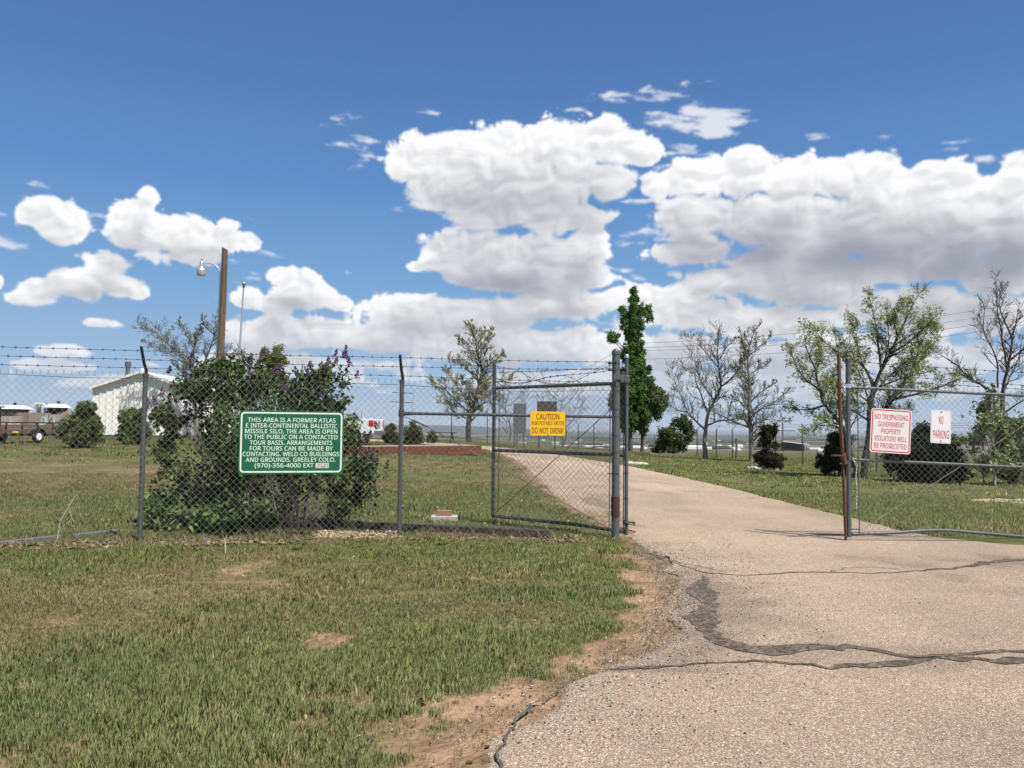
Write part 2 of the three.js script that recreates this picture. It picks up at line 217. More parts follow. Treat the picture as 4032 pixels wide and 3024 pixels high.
{ // one sheet from under the camera to the far plain
  const line = (dense, a, b, max, ratio) => { const L = []; for (let t = a; t <= b + 1e-6; t += dense) L.push(t); let s = dense; let t = b; while (t < max) { s *= ratio; t += s; L.push(t); } s = dense; t = a; while (t > -max) { s *= ratio; t -= s; L.unshift(t); } return L; };
  const xs = line(0.085, -6.5, 3, 26000, 1.085), zd = []; { let t = -120, s = 1; while (t < -6.1) { zd.push(t); t += 6; } while (t < 3) { zd.push(t); t += 0.6; } while (t < 12.4) { zd.push(t); t += 0.07; } s = 0.07; while (t < 24000) { zd.push(t); s *= t < 60 ? 1.035 : 1.06; t += s; } }
  const nx = xs.length, nz = zd.length, pos = new Float32Array(nx * nz * 3), col = new Float32Array(nx * nz * 3), uv = new Float32Array(nx * nz * 2), idx = [];
  for (let j = 0; j < nz; j++) for (let i = 0; i < nx; i++) {
    const x = xs[i], z = -zd[j], o = j * nx + i; let y = ground(x, z), c;
    if (zd[j] < 85 && Math.abs(x) < 70) {
      const d = dirtAt(x, z), dry = dryAt(x, z), n = 0.85 + 0.5 * fbm(x * 6, z * 6, 1, 3); y += zd[j] < 12 ? 0.012 * fbm(x * 4, z * 4, 6, 3) - 0.01 * d : 0;
      const crumb = 1 - 0.35 * sst(0.05, 0.4, fbm(x * 2.3, z * 2.3, 17, 4)) + 0.25 * fbm(x * 17, z * 17, 19, 3); const bed = x < 1.4 && x > -8 ? sst(0.7, 0.2, Math.abs(z - fenceZ(x) - 0.05)) : 0;
      const soil = [lerp(.37, .17, bed), lerp(.245, .115, bed), lerp(.15, .075, bed)], gr = [lerp(.15, .24, dry), lerp(.165, .19, dry), lerp(.058, .1, dry)], inside = zd[j] > 12.5 ? 0.92 : 1;
      c = [0, 1, 2].map((k) => lerp(gr[k] * inside, soil[k] * crumb, d) * n);
      const fld = sst(77, 84, zd[j]) ; c = c.map((v, k) => lerp(v, [.22, .17, .125][k], fld));
    } else if (zd[j] < 1500) { const n = fbm(x * 0.004, z * 0.012, 5, 4); c = [.19 + n * .1, .15 + n * .07, .105 + n * .05]; } else {
      const n = fbm(x * 0.0006, z * 0.0014, 2, 4), m = fbm(x * 0.002, z * 0.004, 7, 3), a = n + m * 0.7, strip = Math.sin(z * 0.0041 + n * 4) > 0.6 ? 1 : 0;
      c = a > 0.16 ? [.24, .185, .125] : a > 0 ? [.12, .12, .065] : a > -0.2 ? [.055, .075, .04] : [.04, .055, .035]; if (strip) c = [.17, .15, .1];
    }
    pos.set([x, y, z], o * 3); col.set(c, o * 3); uv.set([x / 1.7, z / 1.7], o * 2);
    if (i && j) { const a = o - nx - 1, b = o - nx, e = o - 1; idx.push(a, b, o, a, o, e); }
  }
  const g = new THREE.BufferGeometry(); g.setAttribute('position', new THREE.BufferAttribute(pos, 3)); g.setAttribute('color', new THREE.BufferAttribute(col, 3)); g.setAttribute('uv', new THREE.BufferAttribute(uv, 2)); g.setIndex(idx); g.computeVertexNormals();
  const t = texture(512, (x, y) => { const v = 0.86 + 0.35 * tile(x, y, 512, 60, 5, 4) + 0.25 * tile(x, y, 512, 9, 15, 3); return [v, v, v]; }), b = texture(512, (x, y) => { const v = 0.5 + 0.6 * tile(x, y, 512, 70, 25, 5); return [v, v, v]; });
  const m = struct('ground', g, new THREE.MeshPhysicalMaterial({ vertexColors: true, roughness: 1, specularIntensity: .15, map: t, bumpMap: b, bumpScale: 0.02 }));
  tag(m, 'dry lawn and bare soil falling away to a wide plain', 'ground');
}
{ // chip-seal drive: pale pink and cream stone chips in grey binder, 3 m of it
  const S = 2048, N = 400, r = rng(91), px = new Float32Array(N * N), py = new Float32Array(N * N), pc = [], ph = new Float32Array(N * N), cell = S / N;
  const pal = [[.74, .66, .56], [.62, .52, .44], [.8, .74, .66], [.55, .44, .37], [.66, .54, .47], [.47, .42, .38], [.36, .33, .31], [.7, .55, .48], [.86, .82, .75], [.58, .5, .42]];
  for (let i = 0; i < N * N; i++) { px[i] = r(); py[i] = r(); const p = pal[(r() * r() * 1.3 * pal.length) % pal.length | 0], k = 0.9 + r() * 0.2; pc.push([lerp(.64, p[0], .92) * k, lerp(.575, p[1] * 1.03, .92) * k, lerp(.5, p[2] * 1.03, .92) * k]); ph[i] = r(); }
  const H = new Float32Array(S * S), t = texture(S, (x, y) => {
    const cx = x / cell, cy = y / cell, ix = cx | 0, iy = cy | 0; let d1 = 9, d2 = 9, b = 0;
    for (let j = -1; j < 2; j++) for (let i = -1; i < 2; i++) { const q = ((iy + j + N) % N) * N + ((ix + i + N) % N), dx = ix + i + px[q] - cx, dy = iy + j + py[q] - cy, d = dx * dx + dy * dy; if (d < d1) { d2 = d1; d1 = d; b = q; } else if (d < d2) d2 = d; }
    const e = Math.sqrt(d2) - Math.sqrt(d1), k = sst(0.02, 0.22, e), sunk = ph[b] < 0.22, c = pc[b]; H[y * S + x] = k * (sunk ? 0.25 : 0.4 + ph[b] * 0.6);
    const g = [.6, .51, .45]; return [0, 1, 2].map((q) => lerp(g[q] * 0.86, sunk ? g[q] : c[q], k));
  }, true);
  const bump = texture(S, (x, y) => { const v = H[y * S + x]; return [v, v, v]; });
  const P = [], C = 56; for (let k = 0; k < ROAD.length - 1; k++) { const a = ROAD[k], b = ROAD[k + 1], n = Math.ceil(Math.hypot(b[0] - a[0], b[1] - a[1]) / (a[1] > -14 ? 0.1 : 0.6)); for (let s = 0; s < n + (k === ROAD.length - 2 ? 1 : 0); s++) P.push(a.map((v, q) => lerp(v, b[q], s / n))); }
  const pos = [], uv = [], col = [], idx = [];
  P.forEach(([lx, lz, rx, rz], k) => { for (let c = 0; c <= C; c++) {
    const q = c / C, s = lz > -14 ? q * q * 0.75 + q * 0.25 : q; let x = lerp(lx, rx, s), z = lerp(lz, rz, s); const edge = Math.exp(-c * 0.9); x += edge * 0.22 * fbm(z * 2.2, x, 3, 4) - Math.exp((c - C) * 0.9) * 0.3 * fbm(z * 1.6, 7, 3, 4);
    pos.push(x, ground(x, z) + 0.014 - 0.02 * (c === 0 || c === C ? 1 : 0), z); uv.push(x / 3, z / 3);
    const dl = x - along(ROAD, z), n = fbm(x * 0.8, z * 0.8, 2, 4), n2 = fbm(x * 5, z * 5, 12, 3); const lane = Math.abs(((x - (along(ROAD, z) + 2.4)) % 1.7 + 1.7) % 1.7 - 0.85), big = fbm(x * 0.28 + 9, z * 0.22, 4, 4); let v = 1.08 + 0.1 * sst(-7, -13, z) + n * 0.24 + n2 * 0.1 + big * 0.26 + 0.05 * sst(0.5, 0.1, lane + n * 0.5) - 0.22 * sst(0.2, 0.42, fbm(x * 1.3, z * 0.9 + 4, 31, 4)), w = [v, v * (1 - n * 0.03), v * (1 - n * 0.06)];
    const dark = z > -9.2 && z < -5.2 ? sst(0.62, 0.05, Math.abs(dl - 0.28) + n2 * 0.5) : 0; w = w.map((a) => a * (1 - 0.24 * dark));
    const tanp = sst(0.9, 0, Math.hypot((x - 1.75) / 0.7, (z + 14.6) / 2.2) + n * 0.6) + 0.7 * sst(1, 0, Math.hypot((x - 3.3) / 0.4, (z + 8.95) / 0.14)); w = [lerp(w[0], 1.05, tanp), lerp(w[1], .95, tanp * 0.7), lerp(w[2], .74, tanp * 0.9)];
    const dk2 = sst(0.28, 0.02, Math.abs(x - (1.75 + (-z - 13.5) * 0.01) - n2 * 0.5)) * sst(-12.6, -13.4, z) * sst(-22, -17, z); w = w.map((a) => a * (1 - 0.35 * dk2)); col.push(...w);
    if (k && c) { const o = k * (C + 1) + c; idx.push(o - C - 2, o - C - 1, o, o - C - 2, o, o - 1); }
  } });
  const g = new THREE.BufferGeometry(); g.setAttribute('position', new THREE.Float32BufferAttribute(pos, 3)); g.setAttribute('uv', new THREE.Float32BufferAttribute(uv, 2)); g.setAttribute('color', new THREE.Float32BufferAttribute(col, 3)); g.setIndex(idx); g.computeVertexNormals();
  { const n = g.attributes.normal; let up = 0; for (let i = 0; i < n.count; i++) up += n.getY(i); if (up < 0) { const a = g.index.array; for (let i = 0; i < a.length; i += 3) { const t = a[i]; a[i] = a[i + 1]; a[i + 1] = t; } g.computeVertexNormals(); } }
  tag(struct('road', g, new THREE.MeshPhysicalMaterial({ map: t, bumpMap: bump, bumpScale: 0.006, vertexColors: true, roughness: 1, specularIntensity: .25 })), 'pinkish chip-seal drive curving left through the open gate', 'road');
}
{ // tar poured along the cracks
  const rt = rng(44), chipTex = texture(512, (x, y) => { const n = 0.75 + 0.5 * tile(x, y, 512, 14, 3, 4) + (rt() - 0.5) * 0.25, c = rt() < 0.045 ? 2.0 : 1; return [0.5 * n * c, 0.465 * n * c, 0.425 * n * c]; }, true), tar = new THREE.MeshPhysicalMaterial({ color: lin(.86, .82, .76), roughness: 1, specularIntensity: .1, map: chipTex, bumpMap: mottledBump, bumpScale: .004 }), tarDark = new THREE.MeshPhysicalMaterial({ color: lin(.1, .088, .075), roughness: 1, specularIntensity: .15 });
  const seal = (pts, w, seed, m, lift = 0.019) => {
    const curve = new THREE.CatmullRomCurve3(pts.map(([x, z]) => V(x, 0, z))), n = Math.ceil(curve.getLength() / 0.03), b = new MB();
    for (let k = 0; k <= n; k++) { const p = curve.getPointAt(k / n), t = curve.getTangentAt(k / n), s = k / n, nn = (q) => (0.8 * fbm(s * n * 0.06 + q, seed, q, 3) + 0.5 * fbm(s * n * 0.25 + q, seed, q + 5, 3)), ww = (typeof w === 'function' ? w(s) : w) * (1 + nn(3) * 0.9) * Math.min(1, s * 18, (1 - s) * 18 + 0.2), ox = -t.z, oz = t.x, sh = nn(9) * 0.12;
      for (const q of [-1, 1]) { const x = p.x + ox * (q * ww + sh), z = p.z + oz * (q * ww + sh); b.v(x, ground(x, z) + lift, z, 0, 1, 0, x * 3, z * 3); } if (k) b.quad(2 * k - 2, 2 * k - 1, 2 * k + 1, 2 * k); }
    return b.geo();
  };
  const cracks = [
    [[[1.79,-9.6],[1.98,-8.97],[2.22,-8.77],[2.65,-8.74],[3.09,-8.9],[3.45,-8.93],[3.92,-8.87],[4.54,-9.13],[5.08,-9.38],[5.67,-9.78],[6.5,-10.05],[7.6,-10.2],[9,-10.3]], (s) => 0.014 + 0.06 * sst(0.35, 0.65, s), 1, 'dark tar seam crossing the drive just before the gate'],
    [[[2.02,-8.66],[1.8,-7.61],[1.57,-6.69],[1.48,-6.23],[1.51,-5.97],[1.66,-5.79],[1.9,-5.76],[2.24,-5.82],[2.54,-5.76],[2.68,-5.66],[2.97,-5.68],[3.52,-5.75],[4.6,-5.8],[6.5,-5.7],[8.5,-5.8]], (s) => 0.08 + 0.025 * Math.sin(s * 9) - 0.03 * sst(0.3, 0.5, s), 2, 'wide tar seam bending along the left of the drive'],
    [[[.45,-5.1],[.81,-5.27],[1.1,-5.38],[1.38,-5.43],[1.56,-5.46],[1.79,-5.41],[2,-5.33],[2.25,-5.38],[2.57,-5.48],[2.94,-5.56],[3.4,-5.56],[4.6,-5.45],[6.5,-5.35],[8.5,-5.1]], (s) => 0.01 + 0.048 * sst(0.12, 0.3, s), 3, 'nearest tar seam running across the drive to the right edge']];
  for (const [p, w, s, label] of cracks) tag(mesh('tar_seam', seal(p, w, s, tar), tar), label, 'tar seam', 'tar seams on the drive').userData.kind = 'structure';
  const hair = new MB(); void hair;
  const lines = [[[1.76,-10.7],[1.82,-9.9],[2.0,-9.3],[2.3,-8.85]], [[-.06,-3.4],[0,-4.05],[.16,-4.5],[.33,-4.95],[.7,-5.22],[1.1,-5.3]], [[3.4,-9.0],[3.9,-9.25],[4.3,-9.2]]];
  tag(mesh('crack', mergeGeometries(lines.map((l, i) => seal(l, 0.006, 20 + i, tarDark, 0.021))), tarDark), 'thin dark cracks in the surface of the drive', 'crack', null, 'stuff');
}
// far ridge and the wooded plain
{
  const b = new MB(), prof = [[-40, 60], [-9, 66], [-6, 74], [-3, 62], [-1, 40], [1, 18], [4, -30], [10, -58], [40, -60]], N = 120;
  for (let k = 0; k <= N; k++) { const az = lerp(-40, 40, k / N), a = (az * Math.PI) / 180; let h = 0; for (let q = 0; q < prof.length - 1; q++) if (az >= prof[q][0] && az <= prof[q + 1][0]) h = lerp(prof[q][1], prof[q + 1][1], sst(prof[q][0], prof[q + 1][0], az)); h += 7 * fbm(az * 0.5, 3, 1, 4);
    for (const [D, y] of [[14500, -78], [16500, h], [18500, -80]]) b.v(Math.sin(a) * D, y, -Math.cos(a) * D, 0, 1, 0); if (k) for (let q = 0; q < 2; q++) b.quad(3 * k - 3 + q, 3 * k + q, 3 * k + 1 + q, 3 * k - 2 + q); }
  const g = b.geo(); g.computeVertexNormals(); tag(struct('hills', g, mat(.05, .062, .04, { roughness: 1, side: THREE.DoubleSide })), 'low dark ridge along the horizon', 'hills');
  const r = rng(31), c = [], lump = new THREE.IcosahedronGeometry(1, 1), m4 = new THREE.Matrix4(), list = [];
  for (let k = 0; k < 900; k++) { const D = 1500 * Math.pow(9, r()), az = (r() - 0.5) * 1.3; if (fbm(az * 14, Math.log(D) * 6, 2, 3) < -0.02) continue; const x = Math.sin(az) * D, z = -Math.cos(az) * D, w = (14 + r() * 50) * (0.5 + D / 5000), h = 5 + r() * 7; list.push([x, ground(x, z) + h * 0.4, z, w, h, 14 + r() * 20]); }
  const im = new THREE.InstancedMesh(lump, mat(.035, .048, .025, { roughness: 1 }), list.length); list.forEach((p, i) => { m4.makeScale(p[3], p[4], p[5]); m4.setPosition(p[0], p[1], p[2]); im.setMatrixAt(i, m4); }); im.name = 'distant_trees'; tag(im, 'dark hedges and tree belts scattered over the distant plain', 'trees', null, 'stuff'); scene.add(im); void c;
  // white sheds and houses of the valley, each a small gabled building
  const gab = (w, h, d) => { const s = new THREE.Shape([[-w / 2, 0], [w / 2, 0], [w / 2, h * 0.75], [0, h], [-w / 2, h * 0.75]].map((p) => new THREE.Vector2(...p))), g = new THREE.ExtrudeGeometry(s, { depth: d, bevelEnabled: false }); g.rotateY(Math.PI / 2); g.translate(-d / 2, 0, w / 2); return g; };
  const bw = [mat(.72, .73, .74), mat(.5, .5, .5), mat(.38, .33, .28)], place = (x, D, w, h, d, mi, label, group) => { const m = mesh('distant_building', gab(d, h, w), bw[mi]); m.position.set(x, ground(x, -D) - 0.5, -D); tag(m, label, 'building', group); };
  place(803, 3700, 107, 17, 60, 0, 'long white warehouse beyond the fence, left of the slanting bare tree trunk');
  place(960, 3900, 190, 8, 60, 0, 'low white roof line of sheds on the plain right of the bare tree trunk');
  place(560, 3900, 120, 9, 60, 0, 'white shed on the plain seen between the poplar trunks');
  place(390, 3900, 100, 9, 60, 0, 'white shed on the plain seen through the gate mesh');
  place(1420, 3900, 70, 9, 50, 0, 'white shed on the plain beside the flat-roofed grey hut');
  for (let k = 0; k < 46; k++) { const D = 3300 + r() * r() * 5000, x = D * (-0.09 + r() * 0.6), s = 1.0 + r() * 1.6; place(x, D, 16 * s, 6 * s, 11 * s, r() < 0.7 ? 0 : 1 + (r() * 2 | 0), 'tiny pale building scattered on the distant plain', 'buildings scattered over the plain'); }
}

// ================= chain-link fences, gate leaves, signs =================
// diamonds of woven wire on the upright plane from a to b ([x, z] each), between heights lo and hi ([at a, at b] each)
function wireCloth(a, b, lo, hi, o = {}) {
  const { step = 0.044, r = 0.0019, off = 0, knuckle = true, sides = 3, seed = 1, sag = 0 } = o, L = Math.hypot(b[0] - a[0], b[1] - a[1]), sx = (b[0] - a[0]) / L, sz = (b[1] - a[1]) / L, nx = -sz * Math.sign(sx || 1), nz = sx * Math.sign(sx || 1), m = new MB(), rr = rng(seed);
  const put = (s, y, d) => { const t = s / L, wob = 0.008 * noise3(s * 1.7, y * 1.9, seed); return [a[0] + sx * s + nx * (d + off + wob), y + lerp(ground(a[0], a[1]), ground(b[0], b[1]), t), a[1] + sz * s + nz * (d + off + wob)]; };
  const wire = (pts) => { const base0 = m.p.length / 3; pts.forEach((p, k) => { if (sides === 2) { for (const q of [-1, 1]) m.v(p[0] + sx * r * q * 1.3, p[1], p[2] + sz * r * q * 1.3, nx, 0, nz); } else { const e = r * 1.25; m.v(p[0] + nx * r, p[1], p[2] + nz * r, nx, 0, nz); m.v(p[0] + sx * e - nx * r * 0.6, p[1], p[2] + sz * e - nz * r * 0.6, sx, 0, sz); m.v(p[0] - sx * e - nx * r * 0.6, p[1], p[2] - sz * e - nz * r * 0.6, -sx, 0, -sz); }
    if (k) { const q = base0 + k * sides, w = q - sides; if (sides === 2) m.quad(w, w + 1, q + 1, q); else for (let s = 0; s < 3; s++) m.quad(w + s, w + ((s + 1) % 3), q + ((s + 1) % 3), q + s); } }); };
  const n = Math.floor(L / step);
  for (let i = 0; i < n; i++) {
    const s0 = i * step, t = s0 / L, y0 = lerp(lo[0], lo[1], t), y1 = lerp(hi[0], hi[1], t) - sag * Math.sin(Math.PI * t) , K = Math.floor((y1 - y0) / step), pts = [], d = i % 2 ? r : -r;
    for (let k = 0; k <= K; k++) pts.push(put(s0 + step * ((k + i) % 2), y0 + k * ((y1 - y0) / K), d));
    if (knuckle && (K + i) % 2) { const e = s0 + step; pts.push(put(e, y1 + 0.022, r), put(e - 0.014, y1 + 0.046 + rr() * 0.006, r + 0.004)); }
    else if (knuckle) { pts.push(put(s0, y1 + 0.022, -r), put(s0 + 0.014, y1 + 0.046 + rr() * 0.006, -r - 0.004)); }
    wire(pts);
  }
  return m.geo();
}
function barbedWire(pts, seed = 1, r = 0.0032, gap = 0.135) {
  const m = new MB(), R = rng(seed), c = new THREE.CatmullRomCurve3(pts.map((p) => V(...p))), L = c.getLength(), n = Math.max(8, Math.ceil(L / 0.06)), P = [];
  for (let k = 0; k <= n; k++) { const p = c.getPointAt(k / n); P.push([p.x, p.y + (R() - 0.5) * 0.006, p.z]); } m.tube(P, r, 4);
  for (let s = R() * gap; s < L; s += gap * (0.9 + R() * 0.2)) { const p = c.getPointAt(s / L), t = c.getTangentAt(s / L); m.tube([[p.x - t.x * 0.012, p.y - t.y * 0.012, p.z - t.z * 0.012], [p.x + t.x * 0.012, p.y + t.y * 0.012, p.z + t.z * 0.012]], r * 2.1, 5, true);
    for (let q = 0; q < 2; q++) { const a = R() * Math.PI, dx = Math.cos(a) * 0.022, dy = Math.sin(a) * 0.022, o = (q - 0.5) * 0.012; m.tube([[p.x - t.x * (dx * 0.5) + t.x * o, p.y - dy, p.z - dx * 0.6], [p.x + t.x * (dx * 0.5) + t.x * o, p.y + dy, p.z + dx * 0.6]], r * 0.75, 3); } }
  return m.geo();
}
const F0 = [-7.84, -9.72], F1 = [-4.68, -10.55], F2 = [-1.515, -11.38], F3 = [1.44, -11.45];
{ // front fence
  const f = thing('chain_link_fence', 'tall chain-link fence with three barbed strands in front of the lilac bush', 'fence', [-1.6, 0, -11.2]);
  const put = (name, g, m, kind) => { g.translate(1.6, 0, 11.2); return mesh(name, g, m, f, kind); };
  for (const [x, z] of [F0, F1, F2]) {
    put('post', tubeGeo([[x, -0.1, z], [x, 2.13, z]], 0.031, 14), M.steel);
    put('post_cap', tubeGeo([[x, 2.12, z], [x, 2.165, z]], 0.036, 14), M.steelDark);
    put('barbed_arm', tubeGeo([[x, 2.13, z], [x + 0.012, 2.2, z + 0.01], [x - 0.005, 2.3, z + 0.05], [x - 0.02, 2.5, z + 0.11]], (t) => 0.022 - 0.003 * t, 8), M.arm);
  }
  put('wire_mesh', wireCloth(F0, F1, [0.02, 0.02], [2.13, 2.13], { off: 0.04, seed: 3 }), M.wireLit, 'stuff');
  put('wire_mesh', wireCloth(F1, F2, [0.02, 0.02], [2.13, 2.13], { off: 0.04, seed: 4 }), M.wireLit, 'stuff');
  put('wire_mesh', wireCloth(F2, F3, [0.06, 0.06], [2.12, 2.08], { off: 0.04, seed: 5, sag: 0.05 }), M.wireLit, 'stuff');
  put('tension_wire', tubeGeo([[F0[0], 2.1, F0[1] + 0.045], [-6.2, 2.11, -10.1], [-5.4, 2.085, -10.31], [F1[0], 2.1, F1[1] + 0.045], [-3.2, 2.1, -10.9], [F2[0], 2.095, F2[1] + 0.045], [-0.9, 2.06, -11.36], [0.2, 2.02, -11.38], [F3[0], 2.06, F3[1] + 0.045]], 0.003, 5), M.barb);
  const hs = [[2.448, 2.444, 2.465, 2.444], [2.34, 2.334, 2.342, 2.343], [2.23, 2.228, 2.216, 2.16]];
  hs.forEach((h, k) => put('barbed_wire', barbedWire([[F0[0], h[0], F0[1] + 0.08], [-6.2, lerp(h[0], h[1], 0.5) - 0.008, -10.06], [F1[0], h[1], F1[1] + 0.1 - k * 0.02], [-3.1, lerp(h[1], h[2], 0.5) - 0.01, -10.87], [F2[0], h[2], F2[1] + 0.1 - k * 0.02], [0, lerp(h[2], h[3], 0.5) - 0.008, -11.36], [F3[0], h[3], F3[1] + 0.06]], 11 + k), M.barb));
  put('brace_rail', tubeGeo([[F2[0] + 0.12, 1.705, F2[1]], [F3[0] - 0.05, 1.688, F3[1]]], 0.021, 12), M.steelDark);
  put('rail_clamp', join([tubeGeo([[F2[0] + 0.03, 1.7, F2[1]], [F2[0] + 0.15, 1.705, F2[1]]], 0.027, 10), tubeGeo([[F2[0], 1.66, F2[1]], [F2[0], 1.75, F2[1]]], 0.042, 14)]), M.steelDark);
  put('truss_rod', tubeGeo([[F2[0] + 0.05, 1.66, F2[1] + 0.02], [F2[0] + 0.35, 1.53, F2[1] + 0.02], [F3[0] - 0.08, 0.16, F3[1] + 0.02]], 0.0065, 6), M.steel);
  put('turnbuckle', tubeGeo([[F2[0] + 0.16, 1.615, F2[1] + 0.02], [F2[0] + 0.36, 1.525, F2[1] + 0.02]], 0.012, 8), M.steelDark);
  for (const y of [1.99, 1.86]) put('tie_bar', tubeGeo([[F2[0] - 0.13, y, F2[1] + 0.07], [F2[0] + 0.16, y - 0.01, F2[1] + 0.07]], 0.004, 5), M.barb);
  put('loose_wire', new MB().tube(new THREE.CatmullRomCurve3([V(-1.46, 2.45, -11.3), V(-1.41, 2.15, -11.3), V(-1.34, 1.95, -11.3), V(-1.36, 1.78, -11.3), V(-1.2, 1.35, -11.3), V(-1.1, 1.02, -11.3), V(-1.08, 0.85, -11.3), V(-1.13, 0.72, -11.29), V(-1.25, 0.66, -11.3), V(-1.36, 0.74, -11.3)]).getPoints(40).map((p) => p.toArray()), 0.0022, 4).geo(), M.wireLit);
}
{ // heavy post that carries the gate
  const g = thing('gate_post', 'thick galvanised gate post with a domed cap and rusty sleeve', 'post', [F3[0], 0, F3[1]]);
  mesh('post_shaft', tubeGeo([[0, -0.1, 0], [0.004, 1.3, 0], [0, 2.58, 0]], 0.055, 20), M.steel, g);
  const cap = new THREE.SphereGeometry(0.058, 20, 10, 0, Math.PI * 2, 0, Math.PI / 2); cap.scale(1, 0.85, 1); cap.translate(0, 2.59, 0);
  mesh('post_cap', join([cap, tubeGeo([[0, 2.555, 0], [0, 2.592, 0]], 0.061, 20)]), M.steel, g);
  mesh('rusty_sleeve', tubeGeo([[0, 0.32, 0], [0, 0.6, 0]], 0.061, 20), M.rustDark, g);
  for (const y of [2.42, 2.33, 2.1, 2.04, 1.78, 1.68, 1.42, 1.19, 0.9]) mesh('band', tubeGeo([[0, y, 0], [0, y + 0.022, 0]], 0.0585, 20), M.steelDark, g);
  mesh('tension_bar', tubeGeo([[-0.09, 0.05, 0.03], [-0.085, 0.8, 0.03], [-0.08, 2.05, 0.03]], 0.007, 6), M.steel, g);
  for (const y of [1.78, 1.19, 0.9]) mesh('band_bolt', box(0.06, 0.016, 0.016, -0.085, y + 0.011, 0.03), M.steel, g);
  for (const y of [2.435, 2.345]) mesh('wire_clip', join([new THREE.SphereGeometry(0.026, 8, 6).translate(-0.09, y, 0.02), box(0.05, 0.02, 0.02, -0.06, y, 0.01)]), M.steelDark, g);
  mesh('hinge_plate', join([box(0.12, 0.07, 0.03, 0.02, 2.24, 0.055), box(0.05, 0.1, 0.05, 0.085, 2.22, 0.0, 0.006), box(0.02, 0.03, 0.03, -0.03, 2.2, 0.07)]), M.steel, g);
  mesh('hinge_plate', box(0.05, 0.05, 0.04, 0.08, 0.13, -0.01, 0.006), M.steelDark, g);
}
const G0 = [1.605, -11.56], G1 = [-0.28, -13.1]; // open leaf, swung back behind the fence
{
  const g = thing('gate_leaf', 'chain-link gate leaf swung open behind the yellow caution sign', 'gate', [G0[0], 0, G0[1]]), L = Math.hypot(G1[0] - G0[0], G1[1] - G0[1]), at = (t, y, d = 0) => [(G1[0] - G0[0]) * t + d * 0.63, y, (G1[1] - G0[1]) * t + d * 0.77 * 1];
  mesh('stile', tubeGeo([at(0, 0.06), at(0, 2.53)], 0.026, 14), M.steel, g);
  mesh('stile_cap', join([new THREE.SphereGeometry(0.031, 12, 8, 0, 7, 0, 1.57).translate(0, 2.545, 0), tubeGeo([[0, 2.52, 0], [0, 2.547, 0]], 0.031, 12)]), M.chrome, g);
  mesh('stile', tubeGeo([at(1, 0.12), at(1, 2.53)], 0.028, 14), M.steelDark, g);
  mesh('stile_cap', tubeGeo([at(1, 2.52), at(1, 2.565)], 0.031, 12), M.steel, g);
  for (const [y0, y1] of [[2.165, 2.15], [1.157, 1.17], [0.1, 0.14]]) mesh('rail', tubeGeo([at(0, y0), at(0.35, lerp(y0, y1, 0.35) + (y0 < 0.2 ? 0.02 : 0)), at(1, y1)], 0.026, 12), M.steelDark, g);
  mesh('diagonal_brace', tubeGeo([at(0.03, 1.95, 0.01), at(0.98, 0.19, 0.01)], 0.0055, 6), M.steelDark, g);
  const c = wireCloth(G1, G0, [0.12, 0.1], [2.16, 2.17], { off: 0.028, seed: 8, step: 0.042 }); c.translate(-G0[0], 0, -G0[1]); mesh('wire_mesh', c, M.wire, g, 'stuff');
  mesh('tension_bar', tubeGeo([at(0.965, 0.2, 0.03), at(0.965, 2.1, 0.03)], 0.006, 6), M.steelDark, g);
  mesh('tension_bar', tubeGeo([at(0.03, 0.12, 0.03), at(0.032, 1, 0.04), at(0.03, 2.1, 0.03)], 0.007, 6), M.steelDark, g);
  const W = [[[1, 2.5], [0.82, 2.42], [0.62, 2.22], [0.4, 2.2], [0.2, 2.36], [0, 2.5]], [[1, 2.32], [0.85, 2.22], [0.5, 2.3], [0.25, 2.33], [0, 2.36]], [[1, 2.26], [0.75, 2.22], [0.55, 2.3], [0.42, 2.3], [0.3, 2.16]], [[1, 2.4], [0.6, 2.39], [0, 2.39]]];
  W.forEach((p, k) => mesh('barbed_wire', barbedWire(p.map(([t, y]) => at(t, y)), 30 + k), M.barb, g));
  mesh('hinge_clamp', join([box(0.075, 0.1, 0.075, 0, 2.22, 0, 0.006), box(0.05, 0.03, 0.03, -0.05, 2.22, 0.03)]), M.steel, g);
  for (const y of [1.86, 1.3, 0.9, 0.55]) mesh('band', tubeGeo([[0, y, 0], [0, y + 0.02, 0]], 0.03, 12), M.steelDark, g);
  mesh('latch_clamp', join([tubeGeo([[0, 0.2, 0], [0, 0.26, 0]], 0.033, 12), box(0.12, 0.018, 0.03, 0.06, 0.235, 0.02), box(0.03, 0.05, 0.02, 0.1, 0.22, 0.03), tubeGeo([[-0.03, 0.24, 0.03], [0.08, 0.2, 0.05]], 0.008, 6)]), M.steelDark, g);
}
const R0 = [4.72, -11.6], R1 = [7.8, -11.66];
